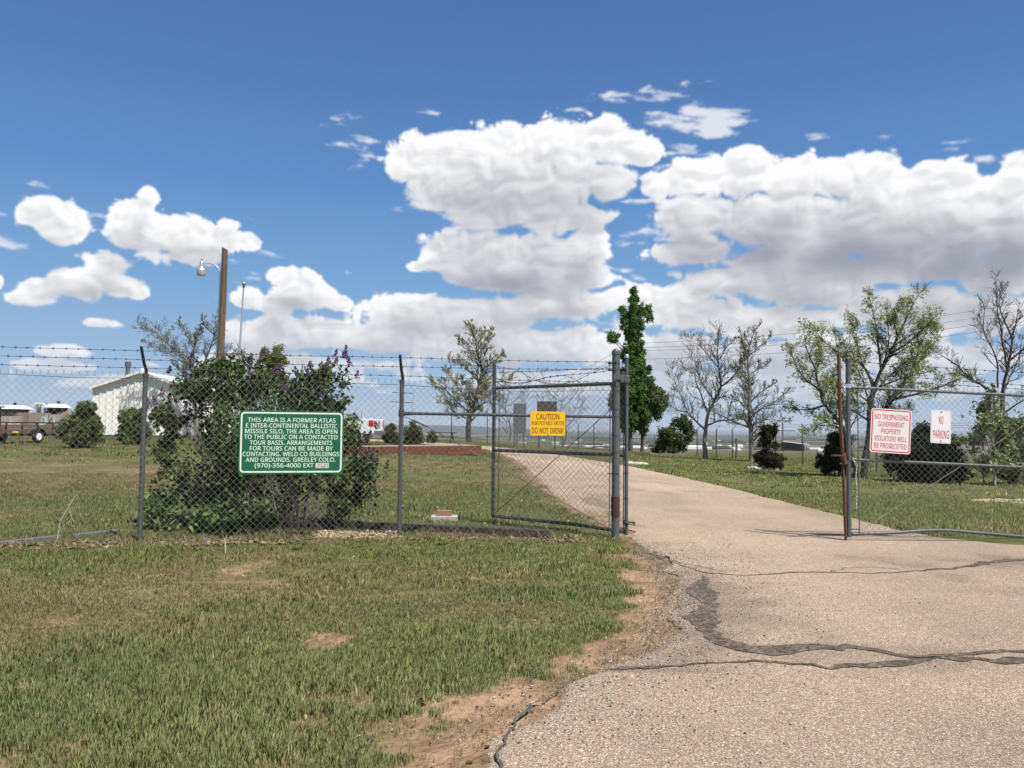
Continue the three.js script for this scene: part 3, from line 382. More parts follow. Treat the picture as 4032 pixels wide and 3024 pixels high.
{ // leaf on the other side, its far end sagging
  const g = thing('gate_leaf', 'chain-link gate leaf on the right carrying the two white signs', 'gate', [R0[0], 0, R0[1]]), y = (base, s) => base - 0.035 * s, L = R1[0] - R0[0];
  mesh('stile', tubeGeo([[-0.012, 0.06, 0], [0, 2.53, 0]], 0.033, 14), M.steel, g);
  mesh('stile_cap', join([new THREE.SphereGeometry(0.037, 12, 8, 0, 7, 0, 1.57).translate(0, 2.535, 0), tubeGeo([[0, 2.5, 0], [0, 2.54, 0]], 0.037, 12)]), M.steelDark, g);
  mesh('stile', tubeGeo([[L, 0.02, -0.06], [L, 2.43, -0.06]], 0.03, 14), M.steel, g);
  mesh('rail', tubeGeo([[0.03, 2.143, 0], [L, y(2.143, L), -0.06]], 0.0215, 12), M.steel, g);
  mesh('rail', tubeGeo([[0.03, 1.134, 0], [L, y(1.134, L), -0.06]], 0.0215, 12), M.steel, g);
  mesh('rail', new MB().tube(new THREE.CatmullRomCurve3([V(0.03, 0.1, 0), V(0.6, 0.125, 0), V(1.25, 0.165, -0.02), V(1.8, 0.135, -0.03), V(2.43, 0.085, -0.05), V(L, 0.06, -0.06)]).getPoints(24).map((p) => p.toArray()), 0.0225, 12).geo(), M.steel, g);
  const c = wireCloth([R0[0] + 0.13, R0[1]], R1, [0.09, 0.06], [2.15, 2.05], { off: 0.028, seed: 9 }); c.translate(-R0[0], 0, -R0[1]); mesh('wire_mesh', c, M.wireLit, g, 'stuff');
  mesh('tension_bar', tubeGeo([[0.125, 0.08, 0.02], [0.12, 2.1, 0.02]], 0.008, 6), M.steel, g);
  for (const yy of [1.83, 1.47, 1.13, 0.72, 0.42, 0.17]) mesh('bar_clip', box(0.13, 0.018, 0.012, 0.06, yy, 0.02), M.steel, g);
  mesh('diagonal_brace', tubeGeo([[0.16, 0.16, 0.005], [2.3, 1.52, -0.03], [L - 0.1, 2.0, -0.05]], 0.0042, 6), M.wireLit, g);
  [[2.51, 0.05], [2.36, 0.062], [2.28, 0.052]].forEach(([h, k], i) => mesh('barbed_wire', barbedWire([[0.03, h, 0], [1.2, h - 1.2 * k - 0.01, -0.02], [L, h - L * k, -0.06]], 50 + i), M.barb, g));
  for (const yy of [2.19, 2.33, 2.44]) mesh('wire_tie', tubeGeo([[0, yy, 0], [0, yy + 0.01, 0]], 0.036, 12), M.barb, g);
  const link = (x, yy, z, rz, ry, s = 1) => { const t = new THREE.TorusGeometry(0.012 * s, 0.0035 * s, 6, 12); t.scale(0.75, 1.35, 1); t.rotateY(ry); t.rotateZ(rz); t.translate(x, yy, z); return t; }, links = []; for (let k = 0; k < 26; k++) links.push(link(0.082 + 0.006 * Math.sin(k * 0.5) + (k < 4 ? -0.012 * (4 - k) : 0), 1.15 - k * 0.027, 0.045, 0.2 * Math.sin(k), k % 2 ? 0 : 1.57));
  mesh('chain', join(links), M.chrome, g);
  mesh('clamp', join([tubeGeo([[0, 2.13, 0], [0, 2.19, 0]], 0.041, 14), box(0.1, 0.03, 0.02, -0.08, 2.16, 0.03)]), M.chrome, g);
  mesh('clamp', join([tubeGeo([[0, 1.12, 0], [0, 1.17, 0]], 0.041, 14), box(0.12, 0.022, 0.02, -0.08, 1.08, 0.03), box(0.06, 0.05, 0.03, -0.09, 1.15, 0.03)]), M.steel, g);
}
{
  const g = thing('drop_rod', 'tall rusty drop rod leaning on the right gate leaf', 'rod', [4.665, 0, -11.6]), c = new THREE.CatmullRomCurve3([V(0.0, -0.03, 0), V(-0.03, 0.4, 0.04), V(-0.085, 1.169, 0.13), V(-0.115, 1.7, 0.14), V(-0.128, 2.14, 0.15), V(-0.132, 2.595, 0.15)]);
  mesh('rod_shaft', new MB().tube(c.getPoints(24).map((p) => p.toArray()), (t) => (t < 0.45 ? 0.02 : 0.026), 12, true).geo(), M.rust, g);
  for (const [y, x, m] of [[2.12, -0.128, M.rust], [1.16, -0.085, M.rust]]) mesh('collar', tubeGeo([[x, y, 0.145], [x, y + 0.07, 0.145]], 0.037, 12), m, g);
  mesh('handle', join([box(0.17, 0.022, 0.07, -0.16, 1.19, 0.15, 0.006), box(0.05, 0.06, 0.05, -0.05, 1.1, 0.14, 0.006)]), M.rust, g);
  const t = new THREE.TorusGeometry(0.026, 0.0075, 8, 16); t.scale(0.7, 1.9, 1); t.translate(-0.065, 2.07, 0.17); mesh('link', t, M.chrome, g);
  mesh('cable', tubeGeo([[-0.065, 2.02, 0.17], [-0.07, 1.85, 0.17], [-0.105, 1.6, 0.165], [-0.1, 1.3, 0.16]], 0.004, 5), M.steel, g);
}
// ---------- signs ----------
function sign(name, label, w, h, rad, pos, turn, tilt, back, draw, bolts, group) {
  const s = thing(name, label, 'sign', pos, 0, group); s.rotation.order = 'YXZ'; s.rotation.set(0, turn, tilt);
  const sh = new THREE.Shape(), a = w / 2, b = h / 2; sh.moveTo(-a + rad, -b); sh.lineTo(a - rad, -b); sh.absarc(a - rad, -b + rad, rad, -Math.PI / 2, 0); sh.lineTo(a, b - rad); sh.absarc(a - rad, b - rad, rad, 0, Math.PI / 2); sh.lineTo(-a + rad, b); sh.absarc(-a + rad, b - rad, rad, Math.PI / 2, Math.PI); sh.lineTo(-a, -b + rad); sh.absarc(-a + rad, -b + rad, rad, Math.PI, 1.5 * Math.PI);
  const plate = new THREE.ExtrudeGeometry(sh, { depth: 0.0025, bevelEnabled: false, curveSegments: 8 }); mesh('plate', plate, back, s);
  const W = h > w ? 900 : 1400, H = Math.round((W * h) / w), cv = document.createElement('canvas'); cv.width = W; cv.height = H; const x = cv.getContext('2d'); draw(x, W, H);
  const t = new THREE.CanvasTexture(cv); t.colorSpace = THREE.SRGBColorSpace; t.anisotropy = 8;
  const face = new THREE.ShapeGeometry(sh, 8), p = face.attributes.position, u = face.attributes.uv; for (let i = 0; i < p.count; i++) u.setXY(i, (p.getX(i) + a) / w, (p.getY(i) + b) / h); face.translate(0, 0, 0.0045);
  mesh('sign_face', face, new THREE.MeshStandardMaterial({ map: t, roughness: 0.62 }), s);
  for (const [bx, by] of bolts) mesh('bolt', join([tubeGeo([[bx * a, by * b, 0.004], [bx * a, by * b, 0.011]], 0.006, 10), tubeGeo([[bx * a, by * b, 0.0045], [bx * a, by * b, 0.0065]], 0.01, 12)]), M.steelDark, s);
  return s;
}
function fit(x, text, cx, base, width, cap, weight = 'normal', sw = 0.075) { x.font = weight + ' ' + cap / 0.714 + 'px sans-serif'; const m = x.measureText(text).width; x.save(); x.translate(cx, base); x.scale(width / m, 1); x.textAlign = 'center'; x.textBaseline = 'alphabetic'; x.fillText(text, 0, 0); if (weight === 'normal') { x.strokeStyle = x.fillStyle; x.lineWidth = cap * sw * 0.55; x.strokeText(text, 0, 0); } x.restore(); }
function frame(x, W, H, inset, lw, rad, color) { x.strokeStyle = color; x.lineWidth = lw; x.beginPath(); x.roundRect(inset, inset, W - 2 * inset, H - 2 * inset, rad); x.stroke(); }
function grime(x, W, H, seed, k) { const r = rng(seed); for (let i = 0; i < 240; i++) { x.fillStyle = 'rgba(70,60,45,' + (k * r()).toFixed(3) + ')'; const s = 1 + r() * r() * 9; x.fillRect(r() * W, r() * H, s * (r() < 0.3 ? 0.4 : 1), s * (r() < 0.3 ? 6 : 1)); } }
sign('information_sign', 'large green sign with white lettering hung on the fence before the lilac', 1.337, 0.83, 0.045, [-2.8975, 1.298, -10.955], 0.257, 0.002, mat(.004, .1, .06, { roughness: .5 }), (x, W, H) => {
  x.fillStyle = '#005c41'; x.fillRect(0, 0, W, H); frame(x, W, H, 31, 22, 46, '#dfe3d2');
  x.fillStyle = '#dde6d4'; const L = [['THIS AREA IS A FORMER ATLAS', .5, .842, .178], ['E INTER-CONTINENTAL BALLISTIC', .497, .878, .268], ['MISSILE SILO. THE AREA IS OPEN', .497, .892, .357], ['TO THE PUBLIC ON A CONTACTED', .497, .895, .446], ['TOUR BASIS. ARRANGEMENTS', .497, .79, .537], ['FOR TOURS CAN BE MADE BY', .497, .797, .628], ['CONTACTING. WELD CO BUILDINGS', .499, .924, .717], ['AND GROUNDS. GREELEY COLO.', .499, .86, .807], ['(970)-356-4000 EXT', .433, .563, .897]];
  for (const [s, c, w, b] of L) fit(x, s, c * W, b * H, w * W, 0.0655 * H, 'normal', 0.035);
  x.fillStyle = '#d9d4c8'; x.fillRect(.733 * W, .826 * H, .127 * W, .082 * H); x.fillStyle = '#4a463f'; fit(x, '2020', .797 * W, .896 * H, .11 * W, .058 * H);
  x.strokeStyle = '#2b4a3a'; x.lineWidth = 3; for (const [a, b] of [[.29, .03], [.55, .975], [.41, .975], [.06, .975]]) { x.beginPath(); x.moveTo(a * W, (b - .022) * H); x.lineTo(a * W + 2, (b + .022) * H); x.stroke(); } grime(x, W, H, 3, .16);
}, [[-.62, .8], [.63, .8], [-.63, -.82], [.62, -.77]]);
sign('warning_sign', 'yellow caution sign about non potable water on the fence by the gate', 0.478, 0.33, 0.028, [0.496, 1.587, -11.365], 0.024, 0, M.alu, (x, W, H) => {
  x.fillStyle = '#f5b912'; x.fillRect(0, 0, W, H); x.fillStyle = '#2a160a'; fit(x, 'CAUTION', .506 * W, .335 * H, .68 * W, .235 * H); fit(x, 'NON POTABLE WATER', .497 * W, .565 * H, .945 * W, .165 * H); fit(x, 'DO NOT DRINK', .494 * W, .915 * H, .93 * W, .235 * H); grime(x, W, H, 5, .2);
}, [[0.03, 0.62], [0.02, -0.96]]);
sign('no_trespassing_sign', 'square white sign with red border and red lettering on the right gate', 0.564, 0.612, 0.035, [5.282, 1.535, -11.545], 0, -0.058, M.alu, (x, W, H) => {
  x.fillStyle = '#dcd8d4'; x.fillRect(0, 0, W, H); frame(x, W, H, 33, 26, 45, '#d3203a'); x.fillStyle = '#b3202f';
  for (const [s, w, b] of [['NO TRESPASSING', .83, .24], ['GOVERNMENT', .645, .405], ['PROPERTY', .495, .565], ['VIOLATORS WILL', .8, .73], ['BE PROSECUTED', .81, .893]]) fit(x, s, .5 * W, b * H, w * W, .11 * H); grime(x, W, H, 7, .12);
}, [[0.02, 0.7], [0.0, -0.72]]);
sign('no_parking_sign', 'narrow white no parking sign with thin red border on the right gate', 0.285, 0.462, 0.02, [5.983, 1.604, -11.55], 0, -0.04, M.alu, (x, W, H) => {
  x.fillStyle = '#e0dfde'; x.fillRect(0, 0, W, H); frame(x, W, H, 42, 10, 28, '#a5324a'); x.fillStyle = '#b01d3a'; fit(x, 'NO', .5 * W, .415 * H, .26 * W, .225 * H); fit(x, 'PARKING', .51 * W, .85 * H, .815 * W, .235 * H); grime(x, W, H, 9, .1);
}, [[0, 0.88], [0, -0.86]]);

// ================= plants =================
function leafGeo(n, spread, fold = 0.25, seed = 1) { // n small pointed leaves round the origin, each about one unit long
  const m = new MB(), r = rng(seed), q = new THREE.Quaternion(), e = new THREE.Euler();
  for (let k = 0; k < n; k++) {
    e.set(r() * 6.3, r() * 6.3, r() * 6.3); q.setFromEuler(e); const o = V((r() - 0.5) * spread, (r() - 0.5) * spread, (r() - 0.5) * spread), P = [[0, 0, 0], [0.36, fold, 0.35], [0, 0, 1], [-0.36, fold, 0.35]].map((p) => V(...p).sub(V(0, 0, 0.4)).applyQuaternion(q).add(o));
    for (const [a, b, c] of [[0, 1, 2], [0, 2, 3]]) { const nn = P[b].clone().sub(P[a]).cross(P[c].clone().sub(P[a])).normalize(), i = [a, b, c].map((w) => m.v(P[w].x, P[w].y, P[w].z, nn.x, nn.y, nn.z)); m.tri(...i); }
  }
  return m.geo();
}
const leafMat = (r, g, b, tr = 0.3) => new THREE.MeshPhysicalMaterial({ color: lin(r, g, b), roughness: 0.75, transmission: tr, thickness: 0, side: THREE.DoubleSide, specularIntensity: 0.2 });
const LEAF1 = leafGeo(1, 0, 0.22, 3), LEAF3 = leafGeo(3, 0.9, 0.2, 5), LEAF5 = leafGeo(6, 1.7, 0.2, 7);
const foliageWhite = leafMat(1, 1, 1, 0.28);
function leaves(parent, name, geo, items, colors, seed, m = foliageWhite) { // items: [x, y, z, size]
  const im = new THREE.InstancedMesh(geo, m, items.length), r = rng(seed), o = new THREE.Object3D(), c = new THREE.Color();
  items.forEach((p, i) => { o.position.set(p[0], p[1], p[2]); o.rotation.set(r() * 6.3, r() * 6.3, r() * 6.3); o.scale.setScalar(p[3] * (0.6 + r() * 0.8)); o.updateMatrix(); im.setMatrixAt(i, o.matrix); const k = colors[(r() * colors.length) | 0], v = (0.72 + r() * 0.56) * (1 + 0.45 * noise3(p[0] * 1.9, p[1] * 1.9, p[2] * 1.9 + seed)); c.setRGB(k[0] * v, k[1] * v, k[2] * v); im.setColorAt(i, c); });
  im.name = name; im.userData.kind = 'stuff'; im.castShadow = im.receiveShadow = true; parent.add(im); return im;
}
function fillLobes(lobes, count, size, seed, { gap = -0.1, freq = 3, shell = 0.45, low = 0 } = {}) { // lobes: [x, y, z, rx, ry, rz]
  const r = rng(seed), w = lobes.map((l) => Math.pow(l[3] * l[4] * l[5], 0.72) * (l[6] ?? 1)), tot = w.reduce((a, b) => a + b, 0), out = []; let guard = 0;
  while (out.length < count && guard++ < count * 8) {
    let t = r() * tot, i = 0; while ((t -= w[i]) > 0 && i < lobes.length - 1) i++;
    const [cx, cy, cz, rx, ry, rz] = lobes[i], u = r() * 2 - 1, a = r() * 6.283, q = Math.sqrt(1 - u * u), R = Math.pow(r(), shell) * (1 + 0.34 * noise3(u * 2.6 + i * 3, Math.cos(a) * 2.4, Math.sin(a) * 2.4 + seed) + 0.12 * noise3(u * 7 + i, Math.cos(a) * 6, Math.sin(a) * 6 + seed)), x = cx + rx * R * q * Math.cos(a), y = cy + ry * R * u, z = cz + rz * R * q * Math.sin(a);
    if (y < low || fbm(x * freq, y * freq, z * freq + seed, 3) < gap + (r() - 0.5) * 0.15) continue; out.push([x, y, z, size]);
  }
  return out;
}
function stems(m, lobes, n, r0, seed, base = 0.25) { const r = rng(seed); for (let k = 0; k < n; k++) { const l = lobes[(r() * lobes.length) | 0], a = r() * 6.3, s = [(r() - 0.5) * base * 2, -0.05, (r() - 0.5) * base * 2], e = [l[0] + l[3] * 0.8 * Math.cos(a) * r(), l[1] + l[4] * (r() * 1.5 - 0.6), l[2] + l[5] * 0.8 * Math.sin(a) * r()], P = []; for (let q = 0; q <= 6; q++) { const t = q / 6; P.push([lerp(s[0], e[0], t * t * 0.4 + t * 0.6) + (r() - 0.5) * 0.05, lerp(s[1], e[1], t), lerp(s[2], e[2], t * t * 0.4 + t * 0.6) + (r() - 0.5) * 0.05]); } m.tube(P, [r0 * (0.6 + r() * 0.7), 0.004], 5); } }
const GREEN = { lilac: [[.085, .14, .04], [.06, .1, .03], [.13, .19, .06], [.05, .08, .03], [.1, .125, .045]], spring: [[.28, .31, .1], [.19, .23, .07], [.3, .32, .12], [.14, .17, .06]], poplar: [[.11, .2, .045], [.08, .145, .036], [.17, .28, .07], [.09, .165, .04]], olive: [[.1, .1, .04], [.075, .075, .032], [.13, .12, .05]], shrub: [[.16, .2, .065], [.12, .15, .05], [.22, .26, .1], [.09, .12, .04]], dark: [[.04, .058, .03], [.05, .07, .04], [.03, .042, .024], [.075, .085, .055]], grey: [[.085, .085, .05], [.06, .062, .036], [.1, .09, .065], [.12, .075, .09]] };
// each lobe broken into clumps, so that outlines are ragged and gaps show
function clumps(lobes, seed, { per = 11, size = 0.42, tall = 1, out = 0.5 } = {}) { const r = rng(seed), o = []; for (const l of lobes) { const m = Math.cbrt(l[3] * l[4] * l[5]); for (let k = 0; k < per; k++) { const u = r() * 2 - 1, a = r() * 6.283, q = Math.sqrt(1 - u * u), R = Math.pow(r(), out) * 0.92, s = m * size * (0.6 + r() * 0.75); o.push([l[0] + l[3] * R * q * Math.cos(a), l[1] + l[4] * R * u, l[2] + l[5] * R * q * Math.sin(a), s * (0.8 + r() * 0.4), s * tall * (0.8 + r() * 0.4), s * (0.8 + r() * 0.4), l[6] ?? 1]); } } return o; }
// ---- the lilac behind the fence ----
{
  const t = thing('lilac_bush', 'big dark lilac bush with purple flowers behind the green sign', 'bush', [-3.7, 0, -12.45]);
  const L = [[-.13,1.24,0,1.15,1.05,.85],[-.88,1.96,.05,.62,.46,.6],[-.28,2.12,0,.62,.36,.6],[1.1,2.15,.05,.26,.42,.35],[.89,1.95,0,.36,.36,.45],[.55,1.92,0,.5,.38,.5],[1.05,1.4,0,.42,.5,.6],[1.2,.58,0,.38,.42,.6],[1.45,.95,.05,.25,.28,.35],[-1.18,.5,.1,.45,.42,.6],[-1.33,1.62,.1,.28,.42,.45],[-1.45,1.1,.1,.2,.25,.3],[-.13,.3,.45,.6,.3,.4,1.5],[-.65,.28,.3,.42,.28,.5],[.63,.6,-.1,.6,.5,.6]].map((l) => { const o = l.slice(); return o; });
  const m = new MB(); stems(m, L, 90, 0.02, 41, 0.5); mesh('stem', m.geo(), M.barkGrey, t, 'stuff');
  const items = fillLobes(clumps(L, 45, { per: 20, size: .4, tall: 1.15, out: .5 }), 31000, 0.068, 42, { gap: -0.06, freq: 3.4, shell: 0.4, low: 0.04 }).filter(([x, y, z]) => !(x > -.1 && x < .95 && y > .15 && y < .8 && fbm(x * 4, y * 4, z * 4) < 0.13) && !(x < -.75 && x > -1.35 && y < .32));
  leaves(t, 'foliage', LEAF1, items, GREEN.lilac, 43, leafMat(1, 1, 1, 0.2));
  leaves(t, 'foliage', LEAF1, fillLobes([[-.2,.28,.78,.5,.26,.18],[-.55,.2,.8,.3,.2,.15],[.25,.2,.8,.3,.18,.15],[-1.2,.3,.6,.35,.3,.2]], 900, .1, 46, { gap: -.05, freq: 4, low: .02 }), [[.13,.2,.06],[.1,.16,.05],[.16,.23,.08]], 47);
  const tw = new MB(), r = rng(44); for (let k = 0; k < 520; k++) { const x = -0.9 + r() * 2, y = 0.02 + r() * (k < 200 ? 0.35 : 0.9), z = 0.1 + r() * 0.65, a = r() * 6.3, l = 0.12 + r() * 0.28; tw.tube([[x, y, z], [x + Math.cos(a) * l * 0.5, y + (r() - 0.35) * l, z + Math.sin(a) * l * 0.3], [x + Math.cos(a + r() - 0.5) * l, y + (r() - 0.3) * l * 1.5, z + Math.sin(a) * l * 0.6]], [0.0045, 0.002], 3); }
  mesh('dry_twigs', tw.geo(), mat(.16, .135, .12, { roughness: 1 }), t, 'stuff');
  const petal = new THREE.OctahedronGeometry(1, 0), pm = mat(.11, .04, .12, { roughness: .8 }), pd = mat(.06, .02, .06, { roughness: .8 });
  const F = [[-1.33,2.33],[-1.17,2.3],[-1.03,2.42],[-1.02,2.52],[-.82,2.36],[-.65,2.32],[-.05,2.62],[-.02,2.5],[.12,2.32],[.3,2.28],[.42,2.2],[-.1,2.3],[.63,2.3],[.74,2.37],[.85,2.42],[.92,2.34],[1.07,2.57],[1.09,2.48],[1.17,2.6],[1.27,2.55],[1.33,2.45],[1.25,2.36],[-1.52,1.86],[-1.6,1.8],[-1.35,1.9],[-1.2,1.75],[-.98,1.9],[.95,1.95],[1.0,1.8],[.5,2.05],[1.7,1.55],[1.62,1.42],[1.66,1.02],[1.82,.95],[1.55,1.1],[1.5,1.3],[-1.15,1.4],[-1.38,1.55],[.2,2.12],[-.5,2.2],[-1.1,2.18],[-.72,2.45],[-.4,2.42],[-.22,2.5],[.18,2.42],[.52,2.32],[.68,2.46],[.98,2.5],[1.21,2.66],[1.36,2.3],[-1.45,1.98],[-1.28,2.12],[.8,2.2],[.36,2.1]];
  F.forEach(([x, y], k) => { const rr = rng(100 + k), list = [], h = 0.09 + rr() * 0.08; for (let q = 0; q < 46; q++) { const s = rr(), a = rr() * 6.3, w = (1 - s) * 0.042 + 0.01, g = petal.clone(); g.scale(0.013, 0.011, 0.013); g.rotateY(rr() * 3); g.translate(Math.cos(a) * w * Math.sqrt(rr()), s * h, Math.sin(a) * w * Math.sqrt(rr())); list.push(g); } const c = mesh('flower_cluster', join(list), k % 3 ? pm : pd, t); c.position.set(x, y - 0.06, 0.1 + (rr() - 0.3) * 0.5); c.rotation.z = (rr() - 0.5) * 0.7; });
  const sh = []; void sh;
}
// ---- trees ----
function growTree(t, k, bx, by, limbs, o = {}) {
  const { seed = 1, per = 1.5, len = 0.34, up = 0.25, levels = 3, thin = 0.007, spread = 1 } = o, m = new MB(), r = rng(seed), tips = [];
  const sprout = (p, d, l, rad, lv) => {
    const P = [p.toArray()], q = p.clone(), dd = d.clone(), N = lv > 1 ? 4 : 3, w = lv === levels ? 0.25 : 0.4;
    for (let s = 0; s < N; s++) { dd.x += (r() - 0.5) * w; dd.z += (r() - 0.5) * w; dd.y += (r() - 0.5) * w + up * 0.3; dd.normalize(); q.addScaledVector(dd, l / N); P.push(q.toArray()); }
    m.tube(P, [Math.max(thin, rad), thin * 0.6], lv > 1 ? 4 : 3); tips.push([...P[N], lv]); if (lv <= 1) tips.push([...P[N - 1], lv]);
    if (lv > 0) { const n = lv === levels ? 5 : lv > 1 ? 4 : 3; for (let c = 0; c < n; c++) { const f = 0.25 + 0.75 * (c + r() * 0.7) / n, i = Math.min(N - 1, (f * N) | 0), a = V(...P[i]), b = V(...P[i + 1]), pt = a.clone().lerp(b, f * N - i), tan = b.sub(a).normalize(), ax = V(r() - 0.5, r() - 0.5, r() - 0.5).cross(tan).normalize(); sprout(pt, tan.multiplyScalar(0.75).addScaledVector(ax, (0.6 + r() * 0.45) * spread).add(V(0, up, 0)).normalize(), l * (0.42 + r() * 0.25), rad * 0.55, lv - 1); } }
  };
  for (const [r0, r1, z0, z1, ...pts] of limbs) {
    const c = new THREE.CatmullRomCurve3(pts.map(([x, y], i) => V((x - bx) * k, (by - y) * k, lerp(z0, z1, i / (pts.length - 1))))), L = c.getLength(), n = Math.max(6, Math.ceil(L / 0.35)), P = c.getPoints(n).map((p, i) => [p.x + (i && i < n ? (r() - 0.5) * 0.05 : 0), p.y, p.z + (i && i < n ? (r() - 0.5) * 0.05 : 0)]);
    m.tube(P, (s) => lerp(r0, r1, Math.pow(s, 0.8)), r0 > 0.06 ? 8 : 6); if (o.bareTo && r1 > o.bareTo) continue;
    const cnt = Math.max(3, Math.round(L * per)); for (let q = 0; q < cnt; q++) { const s = o.from ?? 0.18, f = s + (1 - s) * (q + r()) / cnt, p = c.getPointAt(Math.min(1, f)), tan = c.getTangentAt(Math.min(1, f)), ax = V(r() - 0.5, r() - 0.5, r() - 0.5).cross(tan).normalize(); sprout(p, tan.multiplyScalar(0.7).addScaledVector(ax, (0.7 + r() * 0.4) * spread).add(V(0, up, 0)).normalize(), Math.min(L * len, o.cap ?? 1.15) * (0.55 + r() * 0.7) * (1.15 - 0.55 * f), lerp(r0, r1, f) * 0.5, levels - 1); }
    sprout(c.getPointAt(1), c.getTangentAt(1), Math.min(L * 0.16, 0.55), r1, levels - 1);
  }
  mesh('trunk', m.geo(), o.bark ?? M.bark, t); return tips;
}
const treeAt = (name, label, x, z, group) => thing(name, label, 'tree', [x, ground(x, z) - 0.04, z], 0, group);
const tipLeaves = (tips, keep, size, seed, test) => { const r = rng(seed); return tips.filter((p) => p[3] <= 1 && r() < keep && (!test || test(p, r))).map((p) => [p[0] + (r() - 0.5) * 0.06, p[1] + (r() - 0.5) * 0.06, p[2] + (r() - 0.5) * 0.06, size]); };
{ // bare cottonwood with leaning trunk by the side fence
  const t = treeAt('bare_tree', 'bare grey tree with curved leaning trunk before the far fence posts', 13.35, -57);
  const tips = growTree(t, .00843, 1000, 1545, [[.19,.13,0,0,[1000,1560],[992,1400],[1000,1290]],[.13,.03,0,1.2,[1000,1295],[1010,1180],[1060,1060],[1105,950],[1085,800],[1070,640],[1075,510]],[.07,.015,.5,1.2,[1105,950],[1180,890],[1250,790],[1270,710]],[.05,.012,.8,-.4,[1085,800],[1010,690],[940,600],[850,560]],[.05,.012,.9,1.8,[1085,730],[1130,640],[1170,590]],[.09,.015,0,-1.2,[1000,1300],[940,1240],[870,1160],[780,1130],[700,1060]],[.05,.012,-.6,-1.5,[870,1160],[830,1040],[780,900],[745,790]],[.07,.015,.2,1.6,[1012,1170],[960,1050],[900,920],[870,830],[780,800]],[.07,.02,0,1.4,[1000,1270],[1080,1230],[1180,1215],[1260,1200]],[.06,.012,.4,-1,[1060,1060],[990,940],[940,800],[930,660]],[.05,.012,.5,2,[1105,950],[1120,860],[1200,780]]], { seed: 61, thin: .011, per: 5, bark: M.barkGrey, from: .2, bareTo: .12 });
  leaves(t, 'crown', LEAF3, tipLeaves(tips, .3, .05, 62), [[.2,.16,.11],[.24,.22,.12],[.2,.22,.09]], 63);
}
{
  const t = treeAt('budding_tree', 'thin budding tree with straight trunk between two far fence posts', 15.9, -55);
  const tips = growTree(t, .00813, 1425, 1560, [[.17,.02,0,0,[1425,1575],[1420,1300],[1415,1200],[1408,1000],[1405,850],[1405,700],[1430,560],[1468,470]],[.06,.012,0,1,[1408,1000],[1330,900],[1262,820]],[.05,.012,0,-1,[1405,850],[1500,800],[1600,740]],[.04,.01,0,.6,[1405,700],[1360,620],[1300,570]],[.04,.01,0,-.8,[1408,760],[1380,600],[1375,510]],[.04,.01,0,.8,[1405,700],[1490,610],[1540,550]],[.07,.015,0,-1.5,[1420,1280],[1300,1230],[1180,1160],[1100,1110]],[.05,.012,0,1.5,[1415,1250],[1330,1200],[1260,1200]],[.06,.012,0,1.2,[1415,1200],[1500,1120],[1600,1060],[1650,1000]],[.05,.012,0,-1,[1413,1150],[1340,1060],[1285,1040]],[.05,.012,0,1,[1410,1080],[1500,980],[1570,930]],[.05,.012,0,1.6,[1418,1270],[1530,1210],[1640,1230]],[.05,.012,0,-1.6,[1412,1100],[1450,1000],[1480,880]]], { seed: 64, thin: .011, per: 4.6, from: .15, bark: M.barkGrey });
  leaves(t, 'crown', LEAF3, tipLeaves(tips, .5, .06, 65), GREEN.spring.concat([[.25,.2,.13]]), 66);
}
